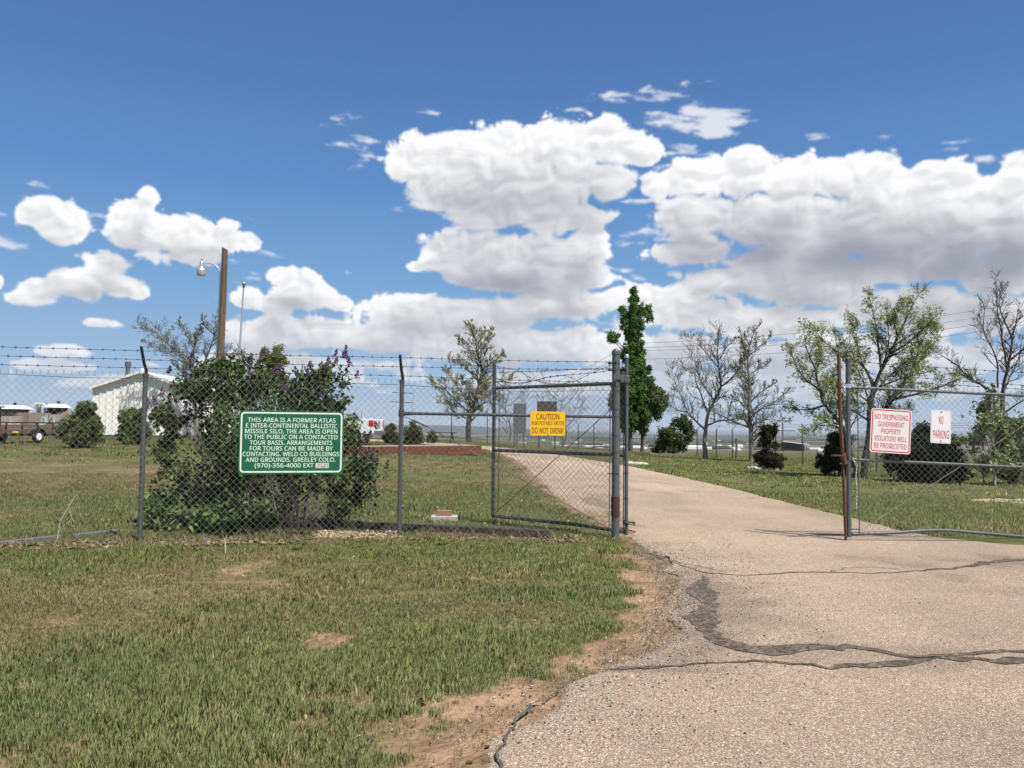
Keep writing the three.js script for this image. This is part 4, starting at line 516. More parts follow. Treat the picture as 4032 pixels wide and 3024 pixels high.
{
  const t = treeAt('leafing_tree', 'large many-stemmed tree in fresh yellow-green leaf behind the right gate', 15.2, -36);
  const tips = growTree(t, .00532, 740, 1620, [[.17,.11,0,.3,[745,1650],[760,1500],[790,1250],[800,1000],[820,890]],[.09,.016,.3,1,[820,890],[870,740],[930,600],[990,450],[1050,300],[1095,185]],[.07,.015,.5,0,[870,740],[860,560],[850,350],[832,185]],[.07,.015,.3,-.8,[815,870],[760,700],[620,600],[520,520],[440,410]],[.06,.012,.6,1.6,[930,600],[1050,520],[1150,400],[1195,335]],[.05,.015,.3,1.8,[820,890],[1000,800],[1100,770]],[.13,.016,0,-.9,[750,1650],[790,1350],[900,1150],[1020,980],[1130,850],[1230,680],[1300,520],[1395,320]],[.05,.012,-.7,-1.3,[1230,680],[1400,560],[1500,390]],[.07,.015,-.5,.5,[1020,970],[1200,920],[1400,850],[1500,795]],[.12,.016,0,.8,[720,1650],[640,1400],[560,1180],[420,1020],[370,900],[330,750],[260,600],[228,480]],[.06,.012,.6,1.5,[370,900],[240,830],[130,720],[80,620]],[.06,.012,.4,-.5,[420,1020],[300,1060],[190,1040]],[.05,.012,.6,0,[370,900],[440,820],[500,850]],[.05,.012,.3,1,[560,1180],[400,1160],[250,1220]],[.05,.012,.6,.2,[330,750],[380,650],[390,570]],[.05,.012,.3,-1,[800,1000],[700,900],[640,820]],[.06,.012,.2,-1,[795,1150],[700,1060],[600,1000]],[.05,.012,.2,1.2,[790,1250],[930,1120],[1000,1050]],[.05,.012,.6,1.2,[990,450],[940,330],[970,220]],[.05,.012,.6,-.6,[600,1260],[560,1050],[530,900],[560,780]],[.05,.012,0,.9,[800,1000],[680,1000],[590,930]],[.04,.012,.2,1.4,[805,950],[860,850],[980,700],[1060,640]],[.05,.012,.2,-.6,[835,850],[770,700],[735,520],[715,330]],[.05,.012,.3,.6,[840,830],[905,640],[930,470],[910,300]],[.045,.012,.2,-1,[700,780],[640,680],[600,560],[610,430]],[.05,.012,-.2,.5,[900,1150],[960,980],[1060,830],[1120,640]],[.045,.012,.2,1.5,[790,1000],[720,860],[640,760],[560,700]],[.04,.012,-.8,-.2,[1300,520],[1260,420],[1270,360]]], { seed: 67, per: 3.4, levels: 3, from: .25, len: .24, bareTo: .105, thin: .008 });
  leaves(t, 'crown', LEAF5, [0, 1, 2].flatMap((q) => tipLeaves(tips, .3, .052, 68 + q * 50).map((p, i) => { const h = (i * 7 + q * 3) % 11 / 11; return [p[0] + (h - .5) * .3, p[1] + ((h * 7) % 1 - .6) * .3, p[2] + ((h * 13) % 1 - .5) * .3, p[3]]; })), GREEN.spring.concat([[.36,.44,.1],[.44,.5,.14],[.5,.54,.2]]), 69);
}
{
  const t = treeAt('bare_tree', 'dark bare tree at the right edge, rising behind the young aspen', 22.4, -37);
  growTree(t, .00547, 2100, 1640, [[.17,.1,0,0,[2110,1660],[2050,1380],[2020,1100],[2018,960]],[.1,.02,0,.5,[2018,960],[2022,850],[2045,700],[2070,500],[2100,300]],[.06,.012,0,-1,[2015,980],[1930,900],[1800,800],[1700,680],[1570,590]],[.06,.012,.2,1,[2040,720],[1990,560],[1950,400],[1900,200],[1880,80]],[.05,.012,.4,0,[2070,500],[2010,330],[1990,190],[2045,110]],[.05,.012,.3,1.4,[1950,890],[1920,700],[1850,580],[1760,450],[1740,290]],[.05,.012,-.4,.8,[1930,900],[1820,850],[1700,830],[1595,745]],[.06,.012,0,-1,[2018,940],[2120,800],[2230,640],[2300,500]],[.06,.012,0,1,[2045,700],[2160,560],[2240,380]],[.05,.012,0,1.2,[2025,1100],[2150,980],[2300,900]],[.04,.012,-.6,-1.4,[1800,800],[1740,760],[1640,780]]], { seed: 70, thin: .009, per: 4, from: .2, len: .24, bareTo: .09 });
}
{
  const t = treeAt('budding_tree', 'round-crowned budding tree behind the fence panel left of the gate', -3.4, -66);
  const tips = growTree(t, .00732, 1325, 1400, [[.24,.03,0,0,[1325,1420],[1320,1200],[1360,1000],[1430,770],[1460,640],[1450,540],[1400,400],[1390,300],[1335,140]],[.06,.012,0,1,[1450,540],[1500,400],[1560,210]],[.05,.012,0,-.8,[1400,400],[1250,350],[1180,250]],[.06,.012,0,1.2,[1460,600],[1600,500],[1680,450]],[.05,.012,0,-1,[1430,560],[1250,530],[1110,485]],[.09,.015,0,1.4,[1340,1080],[1200,950],[1050,800],[960,745]],[.07,.015,0,-1.5,[1330,1150],[1150,1050],[1010,950]],[.07,.012,0,.8,[1350,1050],[1250,850],[1110,650]],[.07,.015,0,-1.4,[1340,1080],[1500,950],[1640,900]],[.07,.012,0,1,[1370,950],[1500,800],[1740,700]],[.06,.012,0,-.6,[1360,1000],[1340,850],[1240,710]],[.06,.012,0,1.6,[1350,1020],[1400,900],[1560,830]],[.05,.012,0,-.5,[1395,330],[1450,220],[1480,150]],[.05,.012,0,.6,[1440,740],[1340,640],[1280,560]],[.05,.012,0,0,[1330,1120],[1440,1020],[1500,1060]]], { seed: 71, cap: 1.3, per: 4.6, from: .15, len: .28, thin: .012 });
  leaves(t, 'crown', LEAF3, tipLeaves(tips, .95, .085, 72), [[.45,.43,.26],[.38,.39,.19],[.5,.47,.32],[.3,.33,.13]], 73);
}
{
  const t = treeAt('bare_tree', 'wide bare tree behind the wooden lamp pole', -6.85 - 6.6 + .2, -55); t.position.x = -20.85 + 6.9 - .6;
  t.position.set((787 - 2016) / 3260 * 55, ground(-20.7, -55), -55);
  const tree5 = growTree(t, .00763, 1740, 1650, [[.17,.1,0,0,[1745,1680],[1748,1200],[1746,1050]],[.08,.012,0,.6,[1746,1050],[1810,900],[1870,750],[1900,630]],[.07,.012,0,-.8,[1745,1000],[1650,920],[1640,850],[1690,720]],[.05,.01,-.6,.4,[1640,850],[1600,740],[1570,640]],[.12,.012,0,1.2,[1720,1660],[1690,1100],[1620,950],[1500,850],[1400,750],[1310,690]],[.05,.01,.9,.2,[1500,850],[1460,780],[1480,700]],[.05,.01,.7,1.6,[1620,950],[1520,900],[1360,850]],[.06,.01,0,-1,[1746,1050],[1850,980],[1960,900],[2020,890]],[.05,.01,-.4,.6,[1650,920],[1690,800],[1750,710]],[.05,.01,.3,-.8,[1690,1100],[1560,1060],[1460,1000]],[.05,.01,0,.9,[1748,1150],[1850,1060],[1950,1000]],[.05,.01,.3,1,[1870,750],[1800,680],[1790,610]]], { seed: 74, cap: 1.3, per: 6, thin: .011, from: .2, len: .25, bark: M.barkGrey, bareTo: .09 });
  leaves(t, 'crown', LEAF3, tipLeaves(tree5, .55, .055, 76), [[.34,.3,.18],[.3,.24,.15],[.3,.3,.15]], 77);
}
for (const [x, z, h, seed, label] of [[-.3, -63, 4.6, 75, 'small bare tree left of the blue-grey panel seen through the gate'], [4.4, -71, 5.2, 78, 'small bare tree behind the caution sign']]) {
  const t = treeAt('bare_tree', label, x, z), r = rng(seed), limbs = [[.09, .012, 0, 0, [0, 0], [6, -28], [-4, -60], [3, -100]]]; for (let k = 0; k < 7; k++) { const y = -22 - k * 9, s = k % 2 ? 1 : -1; limbs.push([.045, .008, 0, (r() - .5) * 1.6, [s * 1, y], [s * (12 + r() * 10), y - 12 - r() * 6], [s * (24 + r() * 16), y - 30 - r() * 14]]); }
  const tips = growTree(t, h / 100, 0, 0, limbs, { seed, per: 2.4, len: .34, thin: .009, bark: M.barkGrey }); leaves(t, 'crown', LEAF3, tipLeaves(tips, .12, .06, seed + 1), GREEN.spring, seed + 2);
}
// leafy trees: trunk, limbs and a crown of clumped leaves
function leafyTree(name, label, x, z, k, bx, by, lobes, count, size, cols, seed, o = {}) { // lobes [px, py, rx, ry] in drawing units of k metres
  const t = treeAt(name, label, x, z), L = lobes.map(([a, b, c, d]) => [(a - bx) * k, (by - b) * k, 0, c * k, d * k, c * k * (o.deep ?? 1)]), m = new MB(), r = rng(seed), top = Math.max(...L.map((l) => l[1] + l[4] * 0.5));
  if (!o.shrub) { const P = []; for (let q = 0; q <= 8; q++) P.push([(r() - 0.5) * 0.12 * (q ? 1 : 0) + (o.lean ?? 0) * q / 8, -0.1 + top * q / 8, (r() - 0.5) * 0.12]); m.tube(P, [o.trunk ?? 0.2, 0.02], 9); for (const l of L) for (let q = 0; q < (o.limbs ?? 4); q++) { const y0 = Math.max(0.9, l[1] - l[4] * (0.6 + r()) - Math.abs(l[0]) * 0.7), s = [P[4][0] * 0.5, y0, 0], e = [l[0] + (r() - 0.5) * l[3] * 1.5, l[1] + (r() - 0.2) * l[4], (r() - 0.5) * l[5] * 1.5]; m.tube([s, [lerp(s[0], e[0], .45), lerp(s[1], e[1], .38), lerp(s[2], e[2], .45)], e], [0.045, 0.008], 5); } mesh('trunk', m.geo(), o.bark ?? M.bark, t); }
  else { stems(m, L, o.stems ?? 26, o.stemR ?? 0.014, seed + 5, o.base ?? 0.15); mesh('stem', m.geo(), o.bark ?? M.barkGrey, t, 'stuff'); t.userData.category = 'shrub'; }
  leaves(t, o.shrub ? 'foliage' : 'crown', o.geo ?? LEAF5, fillLobes(clumps(L, seed + 7, { per: o.per ?? 12, size: o.cs ?? .42, tall: o.tall ?? 1, out: o.out ?? .5 }), count, size, seed + 1, { gap: o.gap ?? -0.06, freq: o.freq ?? 1.6, shell: o.shell ?? 0.6, low: o.low ?? 0.15 }), cols, seed + 2); return t;
}
leafyTree('poplar_tree', 'tall narrow dark green poplar right behind the gate post', 10.5, -73, .0108, 385, 1510, [[405,220,44,88],[428,330,64,98],[325,380,40,92],[522,370,46,80],[400,480,108,115],[235,575,58,52],[400,620,98,105],[415,720,112,115],[410,860,135,125],[350,1040,160,165],[400,960,110,120],[350,1220,100,120]], 12000, .15, GREEN.poplar, 81, { trunk: .2, gap: -.12, freq: 2.6, shell: .6, tall: 1.9, per: 34, cs: .19, out: .42 });
leafyTree('poplar_tree', 'shorter broad poplar just right of the tall one', 11.55, -73.3, .0108, 480, 1510, [[480,1000,110,120],[560,1060,115,140],[480,1180,150,125],[620,1100,80,130],[500,900,70,80],[470,1280,90,90]], 5200, .15, GREEN.poplar.concat(GREEN.shrub), 84, { trunk: .19, gap: -.12, freq: 2.6, shell: .6, tall: 1.5, per: 34, cs: .19, out: .42 });
leafyTree('shrub', 'dark spreading shrub inside the timber-edged bed beside the poplars', 12.3, -64, .0095, 700, 1530, [[690,1350,110,150],[780,1250,80,75],[830,1330,60,60],[640,1440,90,90],[770,1440,80,80]], 3800, .13, GREEN.dark.concat(GREEN.poplar, GREEN.olive), 87, { shrub: 1, gap: -.03, freq: 2.6, base: .5, shell: .6 });
leafyTree('shrub', 'reddish dark shrub in front of the second bare trunk by white stones', 13.2, -42.5, .0063, 1540, 1635, [[1540,1480,85,120],[1520,1330,60,70],[1570,1300,40,50],[1560,1560,90,70],[1480,1530,60,80]], 3000, .09, [[.06,.05,.025],[.04,.05,.022],[.09,.06,.03],[.03,.035,.02]], 90, { shrub: 1, gap: -.1, freq: 2, per: 26 });
leafyTree('lilac_shrub', 'greyish shrub with a few pink blossoms left of the rusty drop rod', 14.8, -38, .0056, 480, 1640, [[470,1440,105,130],[420,1530,90,90],[540,1400,80,110],[500,1330,70,60],[540,1540,80,90]], 3600, .085, GREEN.grey.concat(GREEN.dark), 93, { shrub: 1, gap: -.1, freq: 2, base: .4, per: 22 });
leafyTree('dark_shrub', 'dense dark rounded shrub behind the two white signs', 16.7, -33.5, .00495, 1240, 1680, [[1240,1340,150,130],[1230,1220,60,60],[1200,1450,270,140],[1340,1450,240,170],[1050,1500,160,90],[1250,1570,300,90],[1100,1400,120,100]], 9000, .1, GREEN.dark.concat([[.06,.062,.055],[.03,.05,.022]]), 96, { shrub: 1, gap: -.1, freq: 2.4, base: .8, low: .02, shell: .6, per: 18 });
leafyTree('aspen_tree', 'young aspen with pale loose leaves behind the right gate', 18.6, -32, .00473, 1800, 1640, [[1790,870,45,70],[1780,990,130,70],[1720,1090,200,110],[1850,1180,250,190],[1700,1240,170,110],[1950,1320,200,170],[1830,1430,210,120],[2050,1450,160,140],[1650,1160,120,60],[1800,1080,250,130]], 3000, .125, [[.3,.34,.15],[.2,.25,.08],[.4,.42,.26],[.14,.18,.055]], 99, { trunk: .045, gap: .02, freq: 1.7, geo: LEAF3, shell: .7, limbs: 3, bark: mat(.42,.4,.34,{roughness:.9}) });
leafyTree('shrub', 'rounded green shrub on the lawn between the trailer and metal shed', -16.75, -32.4, .0181, 185, 968, [[187,905,34,38],[175,930,42,42],[200,940,34,36],[192,880,18,16],[215,915,22,18],[180,955,34,22]], 5200, .1, GREEN.shrub, 102, { shrub: 1, gap: -.12, freq: 2.2, geo: LEAF3, base: .3 });
leafyTree('shrub', 'smaller green shrub right before the metal shed wall', -16.5, -36, .0201, 285, 955, [[285,905,30,34],[280,930,34,30],[298,920,26,34],[300,890,14,18]], 3800, .1, GREEN.shrub.concat([[.12,.17,.04]]), 105, { shrub: 1, gap: -.12, freq: 2.2, geo: LEAF3, base: .3 });
leafyTree('leafing_tree', 'pale yellow-green tree top showing above the lilac bush', -18.3, -62, .0347, 575, 955, [[564,778,17,36],[593,784,21,34],[575,825,34,32],[600,830,20,26],[555,835,16,24]], 3600, .12, GREEN.spring, 108, { trunk: .16, gap: -.06, freq: 1 });
[[-6.9, -47.5, .5, 1.05, 'olive juniper directly right of the white pickup'], [-5.95, -50, .68, 1.2, 'olive juniper left of the dark picnic table'], [-5.4, -56, .34, .75, 'low olive juniper behind the picnic table']].forEach(([x, z, w, h, label], i) => leafyTree('juniper_shrub', label, x, z, 1, 0, 0, [[0, -h * .45, w * .75, h * .45], [-w * .4, -h * .5, w * .4, h * .4], [w * .45, -h * .4, w * .45, h * .4], [w * .1, -h * .8, w * .3, h * .35]], 1900, .11, GREEN.olive, 111 + i * 4, { shrub: 1, gap: -.2, low: .02, base: .3, shell: .4 }));
leafyTree('shrub', 'leafless tangle of low shrub at the right end of the far fence', 20.2, -33.5, 1, 0, 0, [[0, -.5, .7, .5], [.6, -.4, .6, .4]], 900, .07, GREEN.olive, 130, { shrub: 1, gap: 0, stems: 60 });

// ---- grass ----
{
  const g = thing('grass', 'short patchy green and straw-coloured lawn on both sides of the fence', 'grass'); g.userData.kind = 'stuff';
  const tuft = (n, rad, h, w, seed) => { const m = new MB(), r = rng(seed); for (let k = 0; k < n; k++) { const a = r() * 6.3, q = Math.sqrt(r()) * rad, x = Math.cos(a) * q, z = Math.sin(a) * q, f = r() * 6.3, ln = (0.25 + r() * 0.75), bx = Math.cos(f) * h * 0.5 * ln, bz = Math.sin(f) * h * 0.5 * ln, hh = h * (0.55 + r() * 0.6), sx = -Math.sin(f) * w, sz = Math.cos(f) * w, nx = Math.cos(f) * 0.5, nz = Math.sin(f) * 0.5, ny = 0.8; const i = [m.v(x - sx, -0.01, z - sz, nx, ny, nz), m.v(x + sx, -0.01, z + sz, nx, ny, nz), m.v(x + bx * 0.4 + sx * 0.8, hh * 0.6, z + bz * 0.4 + sz * 0.8, nx, ny, nz), m.v(x + bx * 0.4 - sx * 0.8, hh * 0.6, z + bz * 0.4 - sz * 0.8, nx, ny, nz), m.v(x + bx, hh, z + bz, nx, ny, nz)]; m.quad(i[0], i[1], i[2], i[3]); m.tri(i[3], i[2], i[4]); } return m.geo(); };
  const gm = leafMat(1, 1, 1, 0.25), c = new THREE.Color(), o = new THREE.Object3D();
  const sow = (name, geo, n, x0, x1, d0, d1, scale, seed, view) => {
    const r = rng(seed), M4 = [], C = []; let tries = 0;
    while (M4.length < n && tries++ < n * 5) {
      const D = d0 + (d1 - d0) * (view ? Math.sqrt(r()) : r()), lim = 0.66 * D + 1, X0 = Math.max(x0, -lim), X1 = Math.min(x1, lim), x = lerp(X0, X1, r()), z = -D; if (!view && r() > (X1 - X0) / (x1 - x0)) continue;
      if (inPoly(roadPoly, x, z) && x > along(ROAD, z) + 0.05) continue; const d = dirtAt(x, z); if (r() < Math.min(0.975, Math.pow(d, 1.7) * 1.04 - 0.02)) continue;
      const dry = dryAt(x, z), tall = fbm(x * 1.7, z * 1.7, 21, 3), n2 = fbm(x * 0.7, z * 0.7, 33, 3), blue = sst(0.02, 0.25, n2), weed = D < 13 && x < 1.6 ? sst(0.5, 0.1, Math.abs(z - fenceZ(x))) : 0;
      const s = scale * (0.62 + r() * 0.5 + clamp(tall * 1.3, -0.3, 0.6)) * (1 - 0.35 * dry) * (1 - 0.45 * d) * (1 + 0.7 * weed) * (r() < 0.07 ? 1.5 : 1);
      o.position.set(x, ground(x, z), z); o.rotation.set((r() - 0.5) * 0.3, r() * 6.3, (r() - 0.5) * 0.3); o.scale.set(s, s * (0.8 + r() * 0.5), s); o.updateMatrix(); M4.push(...[]); M4.push(o.matrix.clone());
      const straw = r() < 0.17 + dry * 0.55 + d * 0.3, v = 0.62 + r() * 0.8; let k = straw ? (r() < 0.5 ? [.5, .41, .23] : [.34, .25, .135]) : r() < 0.5 ? [.31, .345, .1] : [.23, .29, .085]; if (!straw) k = [lerp(k[0], .17, blue * 0.4), lerp(k[1], .25, blue * 0.4), lerp(k[2], .11, blue * 0.5)]; if (D > 12 && !straw) k = [k[0] * 0.95, k[1] * 0.97, k[2]]; C.push([k[0] * v, k[1] * v, k[2] * v]);
    }
    const im = new THREE.InstancedMesh(geo, gm, M4.length); M4.forEach((m, i) => { im.setMatrixAt(i, m); im.setColorAt(i, c.setRGB(...C[i])); }); im.name = name; im.userData.kind = 'stuff'; im.receiveShadow = im.castShadow = true; g.add(im);
  };
  const t1 = tuft(12, 0.052, 0.031, 0.0018, 1), t2 = tuft(14, 0.085, 0.042, 0.003, 2), t3 = tuft(14, 0.22, 0.045, 0.007, 3);
  sow('grass_tufts', t1, 70000, -5.6, 1.9, 3.0, 7.2, 1, 201);
  sow('grass_tufts', t1, 46000, -8.5, 1.9, 7.2, 12.2, 1.05, 202);
  sow('grass_tufts', t2, 52000, -16, 16, 12.2, 22, 1.05, 203);
  sow('grass_tufts', t3, 60000, -42, 24, 22, 66, 1.0, 204, true);
}
{ // broad-leaved weeds and bits of litter in the near lawn
  const ros = new MB(); for (let k = 0; k < 9; k++) { const a = k * 0.7 + (k % 3) * 0.2, l = 0.55 + (k % 4) * 0.17, c = Math.cos(a), s = Math.sin(a), P = [[0, 0.02, 0], [c * l * 0.5 - s * 0.13, 0.22, s * l * 0.5 + c * 0.13], [c * l, 0.12, s * l], [c * l * 0.5 + s * 0.13, 0.22, s * l * 0.5 - c * 0.13]], i = P.map((p) => ros.v(p[0], p[1], p[2], c * 0.2, 1, s * 0.2)); ros.quad(i[0], i[1], i[2], i[3]); }
  const r = rng(311), o = new THREE.Object3D(), c = new THREE.Color(), pl = []; for (let k = 0; k < 500 && pl.length < 60; k++) { const D = 9.4 + r() * 2.2, x = lerp(-6.5, 1.2, r()), ez = -D - fenceZ(x); if (ez < -0.1 || ez > 0.9 || inPoly(roadPoly, x, -D) || dirtAt(x, -D) > 0.8) continue; pl.push([x, -D]); }
  const im = new THREE.InstancedMesh(ros.geo(), leafMat(1, 1, 1, .2), pl.length); pl.forEach(([x, z], i) => { const s = 0.05 + r() * 0.07; o.position.set(x, ground(x, z) + 0.012, z); o.rotation.set(0, r() * 6, 0); o.scale.set(s, s * (0.8 + r()), s); o.updateMatrix(); im.setMatrixAt(i, o.matrix); const v = 0.7 + r() * 0.6; im.setColorAt(i, c.setRGB(.11 * v, .19 * v, .05 * v)); }); im.name = 'weeds'; tag(im, 'low broad-leaved weeds growing along the foot of the front fence', 'weeds', null, 'stuff'); scene.add(im);
  const lt = new THREE.InstancedMesh(new THREE.IcosahedronGeometry(1, 0), mat(1, 1, 1, { roughness: 1 }), 900), q = []; for (let i = 0; i < 900; i++) { const D = 3.4 + r() * 8, x = lerp(-0.68 * D - 0.4, 1.7, Math.sqrt(r())), s = 0.004 + r() * r() * 0.014; o.position.set(x, ground(x, -D) + 0.006, -D); o.rotation.set(r() * 6, r() * 6, r() * 6); o.scale.set(s * 1.5, s * 0.6, s); o.updateMatrix(); lt.setMatrixAt(i, o.matrix); const v = r() < 0.5 ? 0.5 : 1.1; lt.setColorAt(i, c.setRGB(.4 * v, .31 * v, .21 * v)); } lt.name = 'pebbles'; tag(lt, 'small crumbs of soil and pebbles in the near lawn and dirt strip', 'pebbles', null, 'stuff'); scene.add(lt); void q;
}
{ // weeds, pebbles, litter round the foot of the fence
  const r = rng(301), list = []; for (let k = 0; k < 3600; k++) { const x = -7.6 + r() * 8.9, z = fenceZ(x) + (r() - 0.42) * 0.75; if (r() < 0.2 || (x > -2.7 && x < -1.55)) list.push([x, ground(x, z) + 0.012, x > -2.7 && x < -1.55 ? -11.15 - r() * 0.65 : z, 0.012 + r() * 0.02]); }
  const im = new THREE.InstancedMesh(new THREE.IcosahedronGeometry(1, 0), mat(1, 1, 1, { roughness: .95 }), list.length), o = new THREE.Object3D(), c = new THREE.Color();
  list.forEach((p, i) => { o.position.set(p[0], p[1] + r() * 0.03, p[2]); o.rotation.set(r() * 6, r() * 6, r() * 6); o.scale.set(p[3], p[3] * 0.7, p[3] * 1.1); o.updateMatrix(); im.setMatrixAt(i, o.matrix); const v = 0.6 + r() * 0.7; const bd = p[2] > -11.9 && p[0] > -2.7 && p[0] < -1.55 ? 1 : .55; im.setColorAt(i, c.setRGB(.42 * v * bd, .3 * v * bd, .2 * v * bd)); }); im.name = 'gravel'; tag(im, 'tan pebbles and mulch along the foot of the front fence', 'gravel', null, 'stuff'); scene.add(im);
  const l2 = []; for (let k = 0; k < 7600; k++) { const z = k < 5200 ? -4 - r() * 7.2 : -5.4 - r() * 5.4, e = along(ROAD, z), x = k < 5200 ? e - 0.35 + r() * 1.3 * (0.3 + r()) : e - 0.22 + r() * 0.3 * (0.4 + r()); l2.push([x, z]); } for (let k = 0; k < 700; k++) l2.push([lerp(0.2, 6, r()), -3.6 - r() * 9]);
  const ch = new THREE.InstancedMesh(new THREE.IcosahedronGeometry(1, 0), mat(1, 1, 1, { roughness: .95 }), l2.length); l2.forEach(([x, z], i) => { const s = 0.0025 + r() * r() * 0.0065; o.position.set(x, ground(x, z) + (inPoly(roadPoly, x, z) ? 0.017 : 0.004), z); o.rotation.set(r() * 6, r() * 6, r() * 6); o.scale.set(s, s * 0.7, s); o.updateMatrix(); ch.setMatrixAt(i, o.matrix); const v = r() < 0.7 ? 0.05 + r() * 0.12 : 0.25 + r() * 0.3; ch.setColorAt(i, c.setRGB(v, v * 0.88, v * 0.76)); }); ch.name = 'loose_chips'; tag(ch, 'loose dark and pale stone chips along the broken edge of the drive', 'gravel', null, 'stuff'); scene.add(ch);
  const dm = new MB(); for (let k = 0; k < 1500; k++) { const x = -6.4 + r() * 7.6, z = fenceZ(x) + (r() - 0.5) * 0.6, a = r() * 6.3, l = 0.04 + r() * 0.12, y = ground(x, z) + 0.008, up = r() < 0.35 ? r() * 0.16 : 0.01; dm.tube([[x, y, z], [x + Math.cos(a) * l * 0.6, y + up * 0.7 + 0.008, z + Math.sin(a) * l * 0.6], [x + Math.cos(a) * l, y + up, z + Math.sin(a) * l]], 0.0022, 3); }
  tag(mesh('dry_litter', dm.geo(), mat(.3, .225, .14, { roughness: 1 })), 'dry straw and twigs lying along the foot of the front fence', 'litter', null, 'stuff');
  const dl = []; for (let k = 0; k < 70; k++) { const D = 12.6 + r() * 8, x = lerp(-3, 1.2, r()); if (!inPoly(roadPoly, x, -D)) dl.push([x, -D]); } const fl = new THREE.InstancedMesh(new THREE.SphereGeometry(0.016, 7, 5), mat(.75, .5, .02), dl.length); dl.forEach(([x, z], i) => { o.position.set(x, ground(x, z) + 0.05 + r() * 0.05, z); o.rotation.set(0, 0, 0); o.scale.set(1, 0.6, 1); o.updateMatrix(); fl.setMatrixAt(i, o.matrix); }); fl.name = 'dandelions'; tag(fl, 'yellow dandelion heads sprinkled in the lawn inside the gate', 'flowers', null, 'stuff'); scene.add(fl);
  const st = (pts, R) => new MB().tube(pts, R, 5, true).geo(), dw = mat(.52, .47, .38, { roughness: .9 });
  const b = join([st([[-5.441, .612, -10.42], [-5.497, .517, -10.41], [-5.542, .419, -10.4], [-5.6, .314, -10.38], [-5.613, .1, -10.36], [-5.63, 0, -10.3]], [.008, .005]), st([[-5.497, .517, -10.41], [-5.56, .49, -10.4], [-5.62, .44, -10.39]], [.004, .002]), st([[-5.52, .46, -10.41], [-5.47, .35, -10.4], [-5.44, .29, -10.4]], [.005, .002]), st([[-5.53, .43, -10.41], [-5.59, .4, -10.4]], [.004, .002]), st([[-5.46, .35, -10.4], [-5.52, .27, -10.39], [-5.58, .23, -10.39]], [.004, .002]), st([[-5.5, .3, -10.4], [-5.42, .2, -10.38]], [.003, .002])]);
  tag(mesh('dead_branch', b, dw), 'pale dead branch leaning against the left end of the fence', 'branch');
  tag(mesh('wooden_stake', st([[-3.37, -.03, -9.9], [-3.39, .17, -9.92]], [.007, .006]), dw), 'thin pale stick standing in the grass before the lilac', 'stake');
}

// ================= things inside the compound =================
const on = (x, z, dy = 0) => [x, ground(x, z) + dy, z];
{ // edging and timber at the foot of the fence
  for (const [a, b, label] of [[[-6.3, -10.3], [-5.93, -11.0], 'pale grey edging strip at the far left behind the fence'], [[-5.78, -11.05], [-5.5, -11.62], 'pale grey edging strip close to the left fence post']]) { const L = Math.hypot(b[0] - a[0], b[1] - a[1]); const t = thing('edging_strip', label, 'edging', on((a[0] + b[0]) / 2, (a[1] + b[1]) / 2), Math.atan2(-(b[1] - a[1]), b[0] - a[0])); mesh('strip', box(L, 0.08, 0.08, 0, 0.012, 0, 0.012), mat(.17, .185, .2, { roughness: .8, map: mottled }), t); }
  const t = thing('landscape_timber', 'dark weathered timber edging to the right of the lilac bush', 'timber', on(-1.5, -12.05), -0.29); for (const [x, l] of [[-.5, 1.9], [1.3, 1.65]]) mesh('timber', box(l, 0.15, 0.12, x, 0.055, 0, 0.012), mat(.075, .06, .05, { roughness: .95, map: mottled }), t);
}
{
  const t = thing('survey_block', 'red brick on a white concrete slab in the grass near the gate', 'marker', on(-1.08, -13.6), 0.05);
  mesh('slab', box(0.43, 0.11, 0.3, 0, 0.03, 0, 0.01), mat(.5, .48, .44, { map: mottled, roughness: .9 }), t); mesh('brick', box(0.24, 0.09, 0.12, 0.0, 0.13, 0.02, 0.006), mat(.36, .18, .135, { map: mottled, roughness: .9 }), t);
  const p = thing('pipe_stub', 'short grey pipe stub in the grass right of the brick marker', 'pipe', on(-.76, -13.5)); mesh('pipe', tubeGeo([[0, -.05, 0], [0, .1, 0]], 0.024, 10), M.steel, p);
}
{ // low red-brown timber planter, two courses of beams
  const a = V(-6.9, 0, -31.0), b = V(-1.38, 0, -37.2), L = a.distanceTo(b), t = thing('timber_planter', 'long low red-brown timber planter on the lawn beside the drive', 'planter', on((a.x + b.x) / 2, (a.z + b.z) / 2, -0.02), Math.atan2(-(b.z - a.z), b.x - a.x)), mm = [mat(.19, .055, .03, { roughness: .9, map: mottled }), mat(.165, .05, .03, { roughness: .9, map: mottled })], h = L / 2;
  for (const [y, cuts] of [[0.07, [-h, -h + 1.7, 2.0, h]], [0.27, [-h, -1.6, h]]]) for (let k = 0; k < cuts.length - 1; k++) mesh('beam', box(cuts[k + 1] - cuts[k] - 0.025, 0.19, 0.18, (cuts[k] + cuts[k + 1]) / 2, y, 0, 0.012), mm[k % 2], t);
  for (const s of [-1, 1]) for (const y of [0.07, 0.27]) mesh('beam', box(0.18, 0.19, 1.6, s * (h - 0.09), y, -0.9, 0.012), mm[1], t);
  mesh('planter_fill', box(L - 0.4, 0.2, 1.5, 0, 0.27, -0.86), M.tan, t); mesh('beam', box(L, 0.19, 0.18, 0, 0.27, -1.72, 0.012), mm[0], t);
}
